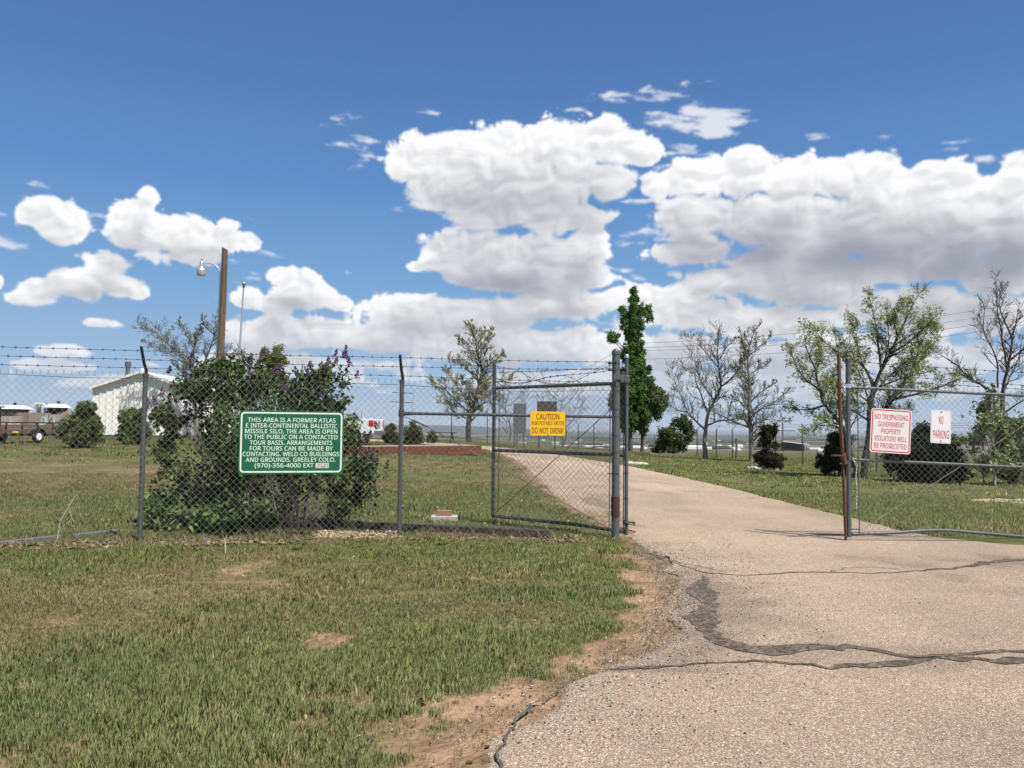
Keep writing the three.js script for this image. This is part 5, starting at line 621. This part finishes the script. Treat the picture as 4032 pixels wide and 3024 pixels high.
{ // pickup seen from behind its left rear corner
  const t = thing('pickup_truck', 'white pickup truck parked half hidden behind the lilac bush', 'truck', on(-8.36, -45.2, 0), Math.PI - 0.12), white = mat(.8, .8, .81, { roughness: .25 }), side = (pts, w, z0) => { const s = new THREE.Shape(pts.map((p) => new THREE.Vector2(...p))), g = new THREE.ExtrudeGeometry(s, { depth: w, bevelEnabled: true, bevelThickness: .03, bevelSize: .03, bevelSegments: 2 }); g.translate(0, 0, z0); return g; };
  // x forward, z right; rear axle at 0
  for (const s of [-1, 1]) { const pts = [[-1.12, .62], [-.52, .58]]; for (let k = 0; k <= 10; k++) { const a = Math.PI - (k / 10) * Math.PI; pts.push([Math.cos(a) * .5, .46 + Math.sin(a) * .46]); } pts.push([.62, .5], [1.05, .5], [1.05, 1.36], [-1.12, 1.36]); mesh('bed_side', side(pts, .07, s > 0 ? .86 : -.93), white, t); }
  mesh('tailgate', box(.06, .62, 1.7, -1.13, 1.03, 0, .015), white, t); mesh('bed_floor', box(2.1, .08, 1.74, -.03, .8, 0), M.black, t);
  mesh('cab', join([side([[1.1, .48], [3.9, .45], [4.4, .55], [4.42, 1.0], [4.3, 1.12], [3.1, 1.2], [2.55, 1.82], [1.3, 1.86], [1.12, 1.3]], 1.78, -.89)]), white, t);
  mesh('rear_window', box(.02, .42, 1.4, 1.13, 1.56, 0), mat(.02, .025, .03, { roughness: .1 }), t); for (const s of [-1, 1]) mesh('side_window', box(1.15, .4, .02, 1.95, 1.52, s * .925), mat(.02, .025, .03, { roughness: .1 }), t);
  for (const s of [-1, 1]) { mesh('taillight', box(.1, .34, .16, -1.13, 1.14, s * .87, .02), mat(.5, .01, .015, { roughness: .3 }), t); mesh('taillight_side', box(.26, .32, .02, -1.0, 1.14, s * .965, .008), mat(.5, .01, .015, { roughness: .3 }), t); }
  mesh('bumper', join([box(.14, .2, 1.86, -1.2, .66, 0, .03), box(.1, .08, .5, -1.24, .52, 0)]), mat(.3, .3, .3, { metalness: .7, roughness: .35 }), t); mesh('tailgate_handle', box(.03, .1, .22, -1.17, 1.2, 0, .008), M.black, t);
  for (const [x, s] of [[0, -1], [0, 1], [3.45, -1], [3.45, 1]]) { const w = new THREE.Group(); w.name = 'wheel'; w.position.set(x, .39, s * .82); t.add(w); const ty = new THREE.TorusGeometry(.29, .105, 12, 28); ty.scale(1, 1, 1.15); mesh('tyre', ty, M.rubber, w); const rim = new THREE.CylinderGeometry(.22, .22, .16, 24); rim.rotateX(Math.PI / 2); mesh('rim', rim, mat(.4, .41, .42, { metalness: .8, roughness: .35 }), w); const sp = []; for (let k = 0; k < 5; k++) { const b = box(.05, .2, .03, 0, .1, s * .09); b.rotateZ(k * 1.2566); sp.push(b); } mesh('spokes', join(sp), mat(.16, .16, .17, { metalness: .6, roughness: .4 }), w); }
  mesh('bed_rack', join([tubeGeo([[.35, 1.36, -.5], [.35, 1.62, -.5]], .03, 8), tubeGeo([[.2, 1.36, -.8], [.2, 1.5, -.8]], .03, 8)]), M.black, t); mesh('bed_pole', tubeGeo([[-.35, 1.36, -.6], [-.35, 1.72, -.6]], .02, 8), mat(.3, .17, .05), t);
}
{ // metal shed with ribbed walls
  const W = 6.3, Hh = 3.42, ridge = 4.5, Ln = 14, t = thing('metal_shed', 'white ribbed metal shed with shallow gable roof, left of the lilac', 'shed', on(-25.1, -56, -0.05), 0.05), wall = mat(.82, .8, .75, { roughness: .55 }), trim = mat(.78, .76, .72, { roughness: .5 }), roof = mat(.82, .82, .81, { roughness: .45 }), slope = (x) => lerp(ridge, Hh, Math.abs(x) / (W / 2));
  const n = 14, pw = W / n; for (let k = 0; k < n; k++) { const x0 = -W / 2 + k * pw, x1 = x0 + pw, s = new THREE.Shape([[x0 + .004, .2], [x1 - .004, .2], [x1 - .004, slope(x1)], ...(x0 < -.01 && x1 > .01 ? [[0, ridge]] : []), [x0 + .004, slope(x0)]].map((p) => new THREE.Vector2(...p))), g = new THREE.ExtrudeGeometry(s, { depth: .05, bevelEnabled: false }), ribs = [g]; for (const d of [0, .5]) { const x = x0 + pw * (d + (d ? 0 : .02)); ribs.push(box(d ? .05 : .09, slope(x) - .24, d ? .03 : .06, x + (d ? 0 : .045), (slope(x) + .16) / 2, d ? .06 : .075)); } mesh('wall_panel', join(ribs), wall, t); }
  mesh('side_wall', box(.05, Hh - .2, Ln, W / 2 - .03, Hh / 2 + .1, -Ln / 2), wall, t); mesh('side_wall', box(.05, Hh - .2, Ln, -W / 2 + .03, Hh / 2 + .1, -Ln / 2), wall, t);
  const rb = []; for (let k = 0; k < 30; k++) rb.push(box(.05, Hh - .25, .04, W / 2 + .015, Hh / 2 + .1, -.3 - k * .46)); mesh('wall_rib', join(rb), wall, t, 'stuff');
  mesh('back_wall', box(W, Hh, .05, 0, Hh / 2 + .1, -Ln + .05), wall, t); mesh('footing', box(W + .1, .3, Ln + .1, 0, .08, -Ln / 2), M.concrete, t);
  for (const s of [-1, 1]) { const l = Math.hypot(W / 2 + .18, ridge - Hh), g = box(l, .06, Ln + .5, 0, 0, 0), a = Math.atan2(ridge - Hh, W / 2); g.rotateZ(-s * a); g.translate(s * (W / 4 + .07), (ridge + Hh) / 2 + .02, -Ln / 2 + .05); mesh('roof_slope', g, roof, t); const e = box(l, .16, .04, 0, 0, 0); e.rotateZ(-s * a); e.translate(s * (W / 4 + .07), (ridge + Hh) / 2 - .02, .325); mesh('rake_trim', e, trim, t); }
  mesh('ridge_cap', box(.18, .2, .2, .1, ridge + .2, .1), roof, t); for (const s of [-1, 1]) mesh('corner_trim', box(.12, Hh - .22, .12, s * (W / 2 - .01), Hh / 2 + .09, .02), trim, t); mesh('base_trim', box(W, .1, .07, 0, .2, .07), M.steelDark, t);
  mesh('flue', join([tubeGeo([[-1.75, 3.6, -2], [-1.75, 5.0, -2]], .14, 12), tubeGeo([[-1.75, 4.98, -2], [-1.75, 5.35, -2]], .2, 12)]), M.steel, t); mesh('door', box(.95, 2.1, .05, 2.2, 1.25, .075), mat(.7, .69, .66), t);
}
{ // wooden pole with yard lamp
  const t = thing('wooden_pole', 'tall brown wooden pole standing behind the lilac bush', 'pole', on(-12.05, -34)), c = document.createElement('canvas'); c.width = 128; c.height = 1024; const x = c.getContext('2d'), r = rng(7); x.fillStyle = '#6f5947'; x.fillRect(0, 0, 128, 1024); for (let k = 0; k < 900; k++) { x.fillStyle = r() < .6 ? 'rgba(50,34,24,' + (r() * .35).toFixed(2) + ')' : 'rgba(150,120,95,' + (r() * .25).toFixed(2) + ')'; x.fillRect(r() * 128, r() * 1024, 1 + r() * 3, 20 + r() * 200); } for (let k = 0; k < 40; k++) { x.fillStyle = 'rgba(30,20,14,.7)'; x.fillRect(r() * 128, r() * 1024, 3, 4); }
  const wood = new THREE.CanvasTexture(c); wood.colorSpace = THREE.SRGBColorSpace; wood.wrapS = wood.wrapT = THREE.RepeatWrapping; wood.repeat.set(2, .18);
  const top = 8.956 - ground(-12.05, -34), g = new MB().tube([[0, -.1, 0], [.02, 3, 0], [.06, 6, 0], [.075, top - .05, 0]], [.15, .118], 16, true, 1).geo(), p = g.attributes.position; for (let i = 0; i < p.count; i++) if (p.getY(i) > top - .2) p.setY(i, p.getY(i) - p.getX(i) * .5); mesh('pole_shaft', g, new THREE.MeshStandardMaterial({ map: wood, roughness: .95 }), t);
  mesh('conduit', tubeGeo([[-.17, 0, .05], [-.12, 4, .05], [-.07, 7.3, .05]], .02, 6), mat(.1, .12, .12), t);
  const l = thing('street_lamp', 'silver yard lamp on a curved arm fixed to the wooden pole', 'lamp', [-12.905, 7.74, -33.95]); mesh('lamp_arm', new MB().tube(new THREE.CatmullRomCurve3([V(.08, .47, 0), V(.35, .48, 0), V(.55, .43, 0), V(.7, .3, 0), V(.76, .12, 0)]).getPoints(16).map((q) => q.toArray()), .022, 8, true).geo(), M.alu, l);
  mesh('lamp_housing', new THREE.LatheGeometry([[.0, .6], [.04, .6], [.045, .54], [.075, .53], [.085, .34], [.1, .31], [.165, .27], [.2, .2], [.195, .17]].map((q) => new THREE.Vector2(...q)), 24), M.alu, l); mesh('lamp_lens', new THREE.LatheGeometry([[.195, .17], [.185, .08], [.16, -.02], [.14, -.03], [0, -.03]].map((q) => new THREE.Vector2(...q)), 24), mat(.5, .47, .43, { roughness: .35 }), l); mesh('photo_cell', tubeGeo([[0, .6, 0], [0, .66, 0]], .04, 10), M.steel, l);
}
{
  const t = thing('flagpole', 'slim metal flagpole with gold ball behind the lilac bush', 'flagpole', on(-15.02, -45)), b = ground(-15.02, -45); mesh('flagpole_shaft', tubeGeo([[-.09, 0, 0], [.12, 4.4, 0], [.26, 9.2 - b, 0]], (s) => lerp(.075, .04, s), 12), M.alu, t); mesh('truck_cap', tubeGeo([[.26, 9.1 - b, 0], [.262, 9.2 - b, 0]], .06, 10), M.steelDark, t); mesh('ball', new THREE.SphereGeometry(.11, 16, 12).translate(.27, 9.31 - b, 0), mat(.75, .48, .12, { metalness: .8, roughness: .3 }), t);
  const f = thing('flag', 'dark blue drooping flag with white stars hanging at the flagpole', 'flag', [-14.78, 4.62, -44.92]), cv = document.createElement('canvas'); cv.width = cv.height = 128; const x = cv.getContext('2d'); x.fillStyle = '#161d3c'; x.fillRect(0, 0, 128, 128); x.fillStyle = '#e8e8ee'; for (let i = 0; i < 6; i++) for (let j = 0; j < 6; j++) { const cx = 12 + i * 20 + (j % 2) * 10, cy = 10 + j * 20; x.beginPath(); for (let q = 0; q < 10; q++) { const a = -Math.PI / 2 + q * Math.PI / 5, s = q % 2 ? 2.2 : 5.4; x[q ? 'lineTo' : 'moveTo'](cx + Math.cos(a) * s, cy + Math.sin(a) * s); } x.fill(); }
  const tx = new THREE.CanvasTexture(cv); tx.colorSpace = THREE.SRGBColorSpace; tx.wrapS = tx.wrapT = THREE.RepeatWrapping; const g = new THREE.PlaneGeometry(.5, 1.15, 14, 14), p = g.attributes.position; for (let i = 0; i < p.count; i++) { const u = p.getX(i) / .5 + .5, v = p.getY(i) / 1.15 + .5; p.setXYZ(i, u * .2 * (1.3 - v * .9) + (1 - v) * .06, p.getY(i) + .55 - u * u * .15, Math.sin(u * 14 + v * 2) * .06 * (1.2 - v)); } g.computeVertexNormals(); mesh('cloth', g, new THREE.MeshStandardMaterial({ map: tx, roughness: .9, side: THREE.DoubleSide }), f); const g2 = g.clone(); g2.scale(.8, .7, 1); g2.translate(.02, -.35, .04); mesh('stripe_folds', g2, mat(.3, .03, .04, { side: THREE.DoubleSide, roughness: .9 }), f);
}
{ // information panels by the drive
  const y0 = ground(.6, -60), a = thing('information_board', 'tall blue-grey panel on two legs seen through the gate mesh', 'panel', [.588, y0, -60]); mesh('board', box(.92, 2.16, .06, 0, 2.297 - y0, 0, .02), mat(.12, .14, .155, { roughness: .7, map: mottled }), a); for (const s of [-.35, .3]) mesh('leg', tubeGeo([[s, -.1, -.02], [s, 1.3 - y0, -.02]], .035, 8), M.steelDark, a);
  const y1 = ground(2.7, -60), b = thing('information_board', 'dark brown board on posts partly hidden by the caution sign', 'board', [2.55, y1, -60]); mesh('board', box(1.43, 1.5, .08, 0, 2.82 - y1, 0, .03), mat(.065, .058, .05, { roughness: .8, map: mottled }), b); for (const s of [-.55, .6]) mesh('leg', tubeGeo([[s, -.1, -.05], [s, 2.4 - y1, -.05]], .05, 8), M.steelDark, b);
}
{ // picnic table
  const t = thing('picnic_table', 'dark picnic table with benches beyond the drive left of the gate', 'table', on(-5.05, -60), -.1), w = mat(.028, .026, .025, { roughness: .8 }); for (let k = 0; k < 4; k++) mesh('tabletop_plank', box(2.1, .05, .17, 0, .74, (k - 1.5) * .19), w, t); for (const s of [-1, 1]) mesh('bench', box(2.1, .05, .26, 0, .44, s * .72), w, t); for (const s of [-1, 1]) { mesh('leg', tubeGeo([[s * .75, 0, -.62], [s * .75, .72, -.2]], .04, 6), w, t); mesh('leg', tubeGeo([[s * .75, 0, .62], [s * .75, .72, .2]], .04, 6), w, t); mesh('bench_support', box(.08, .08, 1.6, s * .75, .39, 0), w, t); }
}
// ---------- vents, walls and pipes of the buried works ----------
{
  const bx = (x) => x, vent = (x, y, w, label) => { const t = thing('vent_hood', label, 'vent', [x, ground(x, -80), -80]), g = new THREE.CylinderGeometry(w * .3, w * .5, .34, 12); g.rotateY(.26); const b = y - ground(x, -80); g.translate(0, b + .17, 0); mesh('hood', g, mat(.84, .85, .86, { roughness: .4 }), t); const l = new THREE.CylinderGeometry(w * .36, w * .36, .3, 12); l.translate(0, b - .15, 0); mesh('louvre', l, M.black, t); const s = new THREE.CylinderGeometry(w * .36, w * .48, .4, 4); s.rotateY(Math.PI / 4); s.translate(0, b - .5, 0); mesh('base', s, M.black, t); mesh('shaft', box(w * .9, b - .68, w * .9, 0, (b - .68) / 2, 0), M.concrete, t); mesh('finial', join([tubeGeo([[.1, b + .3, 0], [.1, b + .55, 0]], .1, 10), tubeGeo([[.1, b + .5, 0], [.1, b + .62, 0]], .17, 10)]), M.black, t); void bx; };
  vent(-48.1, 2.93, 3.6, 'white conical vent hood at the far left edge above the tan wall'); vent(-43.9, 3.12, 2.5, 'white conical vent hood just left of the lawn shrub');
  const c = thing('concrete_wall', 'long tan concrete wall behind the trailer', 'wall', [-49, ground(-49, -79), -79]); for (let k = 0; k < 4; k++) mesh('wall_panel', box(2.02, 1.35, .3, -3.1 + k * 2.06 + .9, .55, 0, .02), mat([.25, .29, .24, .3][k], [.2, .235, .195, .245][k], [.155, .18, .15, .19][k], { roughness: .95, map: mottled }), c);
  const e = thing('concrete_box', 'grey-green concrete box with sloping tan side left of the lawn shrub', 'box', [-43.9, ground(-43.9, -79), -79.2]); mesh('box_body', box(1.9, 1.25, 1.6, 0, .5, -.5, .02), mat(.16, .17, .13, { map: mottled, roughness: .95 }), e); const s = new THREE.ExtrudeGeometry(new THREE.Shape([[0, 0], [1, 0], [.5, 1.55], [0, 1.35]].map((p) => new THREE.Vector2(...p))), { depth: 1.4, bevelEnabled: false }); s.translate(.96, -.1, -1.2); mesh('sloping_side', s, M.tan, e);
  const P = (x, y) => { const k = 79 / 3260; return [(x / 6.32 - 2016) * k + .0, 1.5 + (1669 - (1550 + y / 6.32)) * k - .02]; }, gal = mat(.5, .56, .57, { roughness: .4, metalness: .3 }), teal = mat(.34, .46, .44, { roughness: .55 });
  const pipe = (name, label, pts, r, m, z = -79.6) => { const q = pts.map(([x, y]) => P(x, y)), t = thing(name, label, 'pipe', [q[0][0], ground(q[0][0], z), z]), g0 = ground(q[0][0], z); const c = new THREE.CatmullRomCurve3([V(0, 0, 0), ...q.map(([x, y]) => V(x - q[0][0], y - g0, 0))]); mesh('pipe', new MB().tube(c.getPoints(40).map((v) => v.toArray()), r, 10, true).geo(), m, t); return t; };
  pipe('gooseneck_pipe', 'tall pale gooseneck pipe hooked to the left above the tan wall', [[1035, 480], [1035, 330], [1010, 262], [960, 240], [915, 265], [890, 320]], .11, gal); pipe('gooseneck_pipe', 'thin pale hooked pipe left of the tall gooseneck', [[828, 420], [828, 270], [805, 235], [785, 270], [785, 330]], .035, gal); pipe('vent_pipe', 'straight thin pale pipe right of the tall gooseneck', [[1105, 480], [1105, 350], [1105, 245]], .05, gal); pipe('duct_elbow', 'wide pale duct elbow behind the left vent hood', [[700, 420], [690, 310], [640, 255], [570, 245], [500, 270], [470, 300]], .26, gal, -81.5);
  const d = thing('vent_drum', 'small dark green drum beside the duct elbow', 'drum', [-45.95, ground(-45.9, -80), -80.4]); mesh('drum', tubeGeo([[0, .2, 0], [0, 2.05, 0]], .22, 12), mat(.05, .09, .07), d);
  pipe('bollard', 'pale teal bollard standing at the right of the concrete box', [[1570, 830], [1570, 700], [1570, 520]], .08, teal, -77.6); pipe('bollard', 'pale teal bollard in front of the concrete box', [[1385, 680], [1385, 600], [1385, 510]], .08, teal, -77.6);
  const v = thing('valve_assembly', 'pale teal valve pipework with a hand wheel before the concrete box', 'valve', [-43.95, ground(-43.95, -77.5), -77.5]), gv = .0; mesh('pipe', new MB().tube(new THREE.CatmullRomCurve3([V(0, gv, 0), V(0, .65, 0), V(.05, .78, 0), V(.25, .8, 0), V(.33, .7, 0), V(.33, .2, 0)]).getPoints(24).map((q) => q.toArray()), .06, 10).geo(), teal, v); mesh('flange', tubeGeo([[0, .12, 0], [0, .22, 0]], .28, 14), teal, v); mesh('handle_bar', tubeGeo([[.5, .1, 0], [.95, .75, 0]], .06, 8), M.steelDark, v); mesh('handle_bar', tubeGeo([[.4, .2, 0], [1.4, .3, 0]], .05, 8), M.steelDark, v);
  const h = thing('hydrant', 'small pale hydrant before the tan wall behind the trailer', 'hydrant', on(-46.0, -76)); mesh('barrel', tubeGeo([[0, 0, 0], [0, .55, 0]], .13, 12), mat(.45, .38, .33), h); mesh('stem', tubeGeo([[.05, .5, 0], [.05, .85, 0]], .05, 8), mat(.5, .43, .38), h); mesh('outlet', tubeGeo([[0, .4, 0], [.3, .42, 0]], .08, 8), mat(.42, .33, .28), h);
  const ap = new MB(); for (let k = 0; k <= 20; k++) { const x = -60 + k * 1.35; ap.v(x, ground(x, -78.6) + .03, -78.6, 0, 1, 0, x, 0); ap.v(x, ground(x, -66.5) + .03, -66.5, 0, 1, 0, x, 12); if (k) ap.quad(2 * k - 2, 2 * k - 1, 2 * k + 1, 2 * k); } const apg = ap.geo(); tag(struct('concrete_apron', apg, mat(.44, .34, .25, { roughness: .95, map: mottled, side: THREE.DoubleSide })), 'tan concrete apron before the vents', 'apron');
}
{ // utility trailer
  const t = thing('utility_trailer', 'black utility trailer with wooden sides parked on the left lawn', 'trailer', on(-22.2, -37.6), 1.3), k = M.black, w = mat(.16, .115, .075, { roughness: .95, map: mottled }), W = 1.75, L = 3.4; // x along the trailer
  mesh('deck', box(L, .06, W, 0, .46, 0), w, t); for (const s of [-1, 1]) for (let q = 0; q < 2; q++) mesh('side_plank', box(L, .15, .04, 0, .57 + q * .17, s * (W / 2 - .02)), w, t); for (const s of [-1, 1]) { mesh('frame_rail', box(L, .1, .05, 0, .38, s * W / 2), k, t); mesh('top_rail', box(L, .05, .05, 0, .92, s * W / 2), k, t); for (let q = 0; q < 5; q++) mesh('stake', box(.05, .55, .05, -L / 2 + .03 + q * (L - .06) / 4, .66, s * W / 2), k, t); }
  for (const s of [-1, 1]) { mesh('ramp_upright', box(.07, 1.25, .07, -L / 2, .98, s * .55), k, t); } mesh('ramp_bar', box(.06, .06, 1.6, -L / 2, 1.58, 0), k, t); mesh('end_board', box(.04, .3, W, L / 2, .62, 0), w, t);
  for (const s of [-1, 1]) { const wh = new THREE.Group(); wh.name = 'wheel'; wh.position.set(-.1, .3, s * (W / 2 + .14)); t.add(wh); const ty = new THREE.TorusGeometry(.215, .085, 12, 24); mesh('tyre', ty, M.rubber, wh); const rim = new THREE.CylinderGeometry(.16, .16, .1, 20); rim.rotateX(Math.PI / 2); rim.translate(0, 0, s * .02); mesh('rim', rim, mat(.78, .79, .82, { roughness: .35 }), wh); const f = new THREE.TorusGeometry(.36, .02, 6, 16, Math.PI); f.scale(1, .95, 6); f.translate(0, .02, 0); mesh('fender', f, k, wh); }
  mesh('tongue', join([tubeGeo([[L / 2, .38, -.6], [L / 2 + 1.2, .38, 0]], .04, 6), tubeGeo([[L / 2, .38, .6], [L / 2 + 1.2, .38, 0]], .04, 6)]), k, t); mesh('reflector', box(.3, .08, .02, -L / 2 + .5, .5, W / 2 + .02), mat(.8, .5, .05), t); mesh('tail_lamp', box(.02, .07, .2, -L / 2 - .04, .42, .6), mat(.5, .02, .02), t);
}
// ---------- perimeter fences far inside ----------
function farFence(label, pts, seed) {
  const t = thing('perimeter_fence', label, 'fence', on(pts[0][0], pts[0][1])), o = t.position, put = (name, g, m, kind) => { g.translate(-o.x, -o.y, -o.z); return mesh(name, g, m, t, kind); };
  for (let k = 0; k < pts.length; k++) { const [x, z] = pts[k], y = ground(x, z); put('post', tubeGeo([[x, y - .1, z], [x, y + 2.15, z]], .04, 8), M.steelDark); put('barbed_arm', tubeGeo([[x, y + 2.15, z], [x + .3, y + 2.45, z + .02]], .022, 6), M.steel);
    if (k) { const p = pts[k - 1]; put('wire_mesh', wireCloth(p, pts[k], [.05, .05], [2.12, 2.12], { step: .06, r: .003, sides: 2, knuckle: false, seed: seed + k }), M.wire, 'stuff'); const yp = ground(...p); for (let q = 0; q < 3; q++) put('barbed_wire', tubeGeo([[p[0] + .1 * q + .1, yp + 2.24 + q * .1, p[1]], [x + .1 * q + .1, y + 2.24 + q * .1, z]], .006, 3, false), M.barb); } }
}
farFence('perimeter fence running behind the gate and information boards', [[-4.6, -63.5], [-1.9, -65], [.45, -66.2], [2.3, -68.4], [4.4, -71.5], [6.0, -74.4], [7.7, -77.6], [10.6, -77.2]], 400);
farFence('perimeter fence with dark posts along the right lawn', [[14.56, -65], [15.4, -62.3], [15.85, -59.5], [16.9, -58], [17.2, -54], [17.3, -49.3], [18.0, -45], [18.13, -41.2], [18.9, -37.5], [19.51, -34.3], [20.6, -30.5], [21.8, -26.5]], 430);
{ const p = thing('wooden_post', 'single grey wooden post just beyond the far fence', 'post', on(16.55, -61)); mesh('post', tubeGeo([[0, -.1, 0], [.01, 1.45, 0]], .09, 8), M.greyWood, p);
  for (const [x, z, h, label] of [[11.05, -64, 1.6, 'thin steel stake in the timber-edged bed, pale tipped'], [8.15, -62.5, 1.6, 'thin dark stake left of the poplar trunks'], [12.95, -63, 1.75, 'thin dark stake at the right corner of the timber-edged bed']]) { const s = thing('steel_stake', label, 'stake', on(x, z)); mesh('shaft', box(.035, h, .03, 0, h / 2, 0), M.steelDark, s); mesh('tip', box(.037, .25, .032, 0, h + .12, 0), mat(.6, .6, .58), s); } }
{ const t = thing('bed_edging', 'tan timber edging round the bed under the poplars', 'edging', on(9.5, -63.5)); const pts = [[7.9, -65], [10.6, -62.9], [12.9, -62.0]]; for (let k = 0; k < 2; k++) { const a = pts[k], b = pts[k + 1], L = Math.hypot(b[0] - a[0], b[1] - a[1]), g = box(L, .2, .16, 0, 0, 0, .01); g.rotateY(Math.atan2(-(b[1] - a[1]), b[0] - a[0])); const mx = (a[0] + b[0]) / 2, mz = (a[1] + b[1]) / 2; g.translate(mx - t.position.x, ground(mx, mz) + .09 - t.position.y, mz - t.position.z); mesh('timber', g, M.tan, t); } }
// white stones set in the lawn
{ const stone = new THREE.IcosahedronGeometry(1, 1), p = stone.attributes.position; for (let i = 0; i < p.count; i++) { const n = 1 + .25 * noise3(p.getX(i) * 2, p.getY(i) * 2, p.getZ(i) * 2); p.setXYZ(i, p.getX(i) * n, p.getY(i) * n, p.getZ(i) * n); } stone.computeVertexNormals(); const wm = mat(.56, .53, .47, { roughness: .9, map: mottled });
  const heap = (name, label, n, x0, x1, z0, z1, s, seed) => { const t = thing(name, label, 'stones', on((x0 + x1) / 2, (z0 + z1) / 2)), r = rng(seed); for (let k = 0; k < n; k++) { const m = mesh('stone', stone, wm, t), x = lerp(x0, x1, r()), z = lerp(z0, z1, r()), q = s * (.6 + r() * .8); m.position.set(x - t.position.x, ground(x, z) + q * .35 - t.position.y, z - t.position.z); m.scale.set(q * 1.3, q * .8, q); m.rotation.y = r() * 6; } };
  heap('white_stones', 'row of white stones on the lawn edge right of the gate post', 26, 5.45, 6.45, -40.6, -39.2, .1, 501); heap('white_stones', 'loose white stones on the lawn below the reddish shrub', 20, 12.2, 13.5, -43.4, -42.2, .12, 502);
  const ds = new THREE.InstancedMesh(new THREE.IcosahedronGeometry(1, 0), mat(1, 1, 1, { roughness: .95 }), 1500), r = rng(503), o = new THREE.Object3D(), c = new THREE.Color(); for (let i = 0; i < 1500; i++) { const a = r() * 6.3, q = Math.sqrt(r()), x = 12.9 + Math.cos(a) * q * 2, z = -19.6 + Math.sin(a) * q * 1.0, s = .02 + r() * .03; o.position.set(x, ground(x, z) + .02, z); o.rotation.set(r() * 6, r() * 6, 0); o.scale.set(s, s * .7, s); o.updateMatrix(); ds.setMatrixAt(i, o.matrix); const v = .7 + r() * .5; ds.setColorAt(i, c.setRGB(.42 * v, .34 * v, .25 * v)); } ds.name = 'gravel_patch'; tag(ds, 'tan gravel patch in the lawn behind the right gate', 'gravel', null, 'stuff'); scene.add(ds); }
{ // flat-roofed hut and poles beyond the side fence
  const y = ground(41, -120), t = thing('utility_hut', 'low grey hut with white flat roof beyond the right fence', 'hut', [41, y, -120], -.12); mesh('wall', box(2.7, 2.4, 2.6, -.3, .4, 0), mat(.085, .08, .085, { roughness: .9 }), t); const g = box(3.7, .14, 3.4, 0, 0, 0); g.rotateZ(-.12); g.translate(-.1, 1.6, 0); mesh('roof', g, mat(.75, .74, .72), t); mesh('vent', box(1.6, .14, .8, -.6, 2.1, -.6), M.steelDark, t); mesh('wall_base', box(2.9, .7, 2.8, -.2, -.9, .1), M.tan, t);
  const a = thing('utility_pole', 'wooden pole with crossarm above the grey hut', 'pole', [39.6, y, -121]); mesh('pole_shaft', tubeGeo([[0, 0, 0], [0, 3.0 - y, 0]], .11, 8), M.greyWood, a); mesh('crossarm', box(3.2, .14, .12, .1, 1.75 - y, .12), M.greyWood, a); for (const s of [-1.3, 1.5]) mesh('insulator', tubeGeo([[s, 1.82 - y, .12], [s, 2.0 - y, .12]], .05, 6), M.alu, a);
  const b = thing('utility_pole', 'plain wooden pole left of the crossarm pole', 'pole', [36.9, y, -121]); mesh('pole_shaft', tubeGeo([[0, 0, 0], [0, 3.0 - y, 0]], .11, 8), M.greyWood, b);
}
// ---------- overhead wires ----------
{
  const px = 21.2, pz = -150, py = ground(px, pz), p = thing('utility_pole', 'tall wooden utility pole hidden behind the tall poplar', 'pole', [px, py, pz]); mesh('pole_shaft', tubeGeo([[0, 0, 0], [0, 17.6 - py, 0]], .16, 8), M.greyWood, p); mesh('crossarm', box(2.2, .16, .14, 0, 16.6 - py, 0), M.greyWood, p);
  const wire = (label, a, b, sag, group) => { const pts = []; for (let k = 0; k <= 24; k++) { const t = k / 24; pts.push([lerp(a[0], b[0], t), lerp(a[1], b[1], t) - sag * 4 * t * (1 - t), lerp(a[2], b[2], t)]); } tag(mesh('power_wire', tubeGeo(pts, .028, 4, false), M.barb), label, 'wire', group); };
  const G = 'overhead wires on the right'; [[17.35, 25.1, 'topmost of the four wires crossing the sky on the right'], [16.55, 23.55, 'second from top of the four wires on the right'], [16.05, 21.95, 'third from top of the four wires on the right'], [14.45, 20.75, 'lowest of the four wires crossing the sky on the right']].forEach(([y0, y1, l]) => wire(l, [px, y0, pz], [110, y1 + 4.0, pz], 2.0, G));
  wire('upper thin wire slanting down left from the gate post top', [px, 17, pz], [-6, 8, -230], 1, 'wires slanting left of the poplar'); wire('lower thin wire slanting down left from the gate post', [px, 15.8, pz], [-6, 6.5, -230], 1, 'wires slanting left of the poplar');
}
renderer.render(scene, camera);
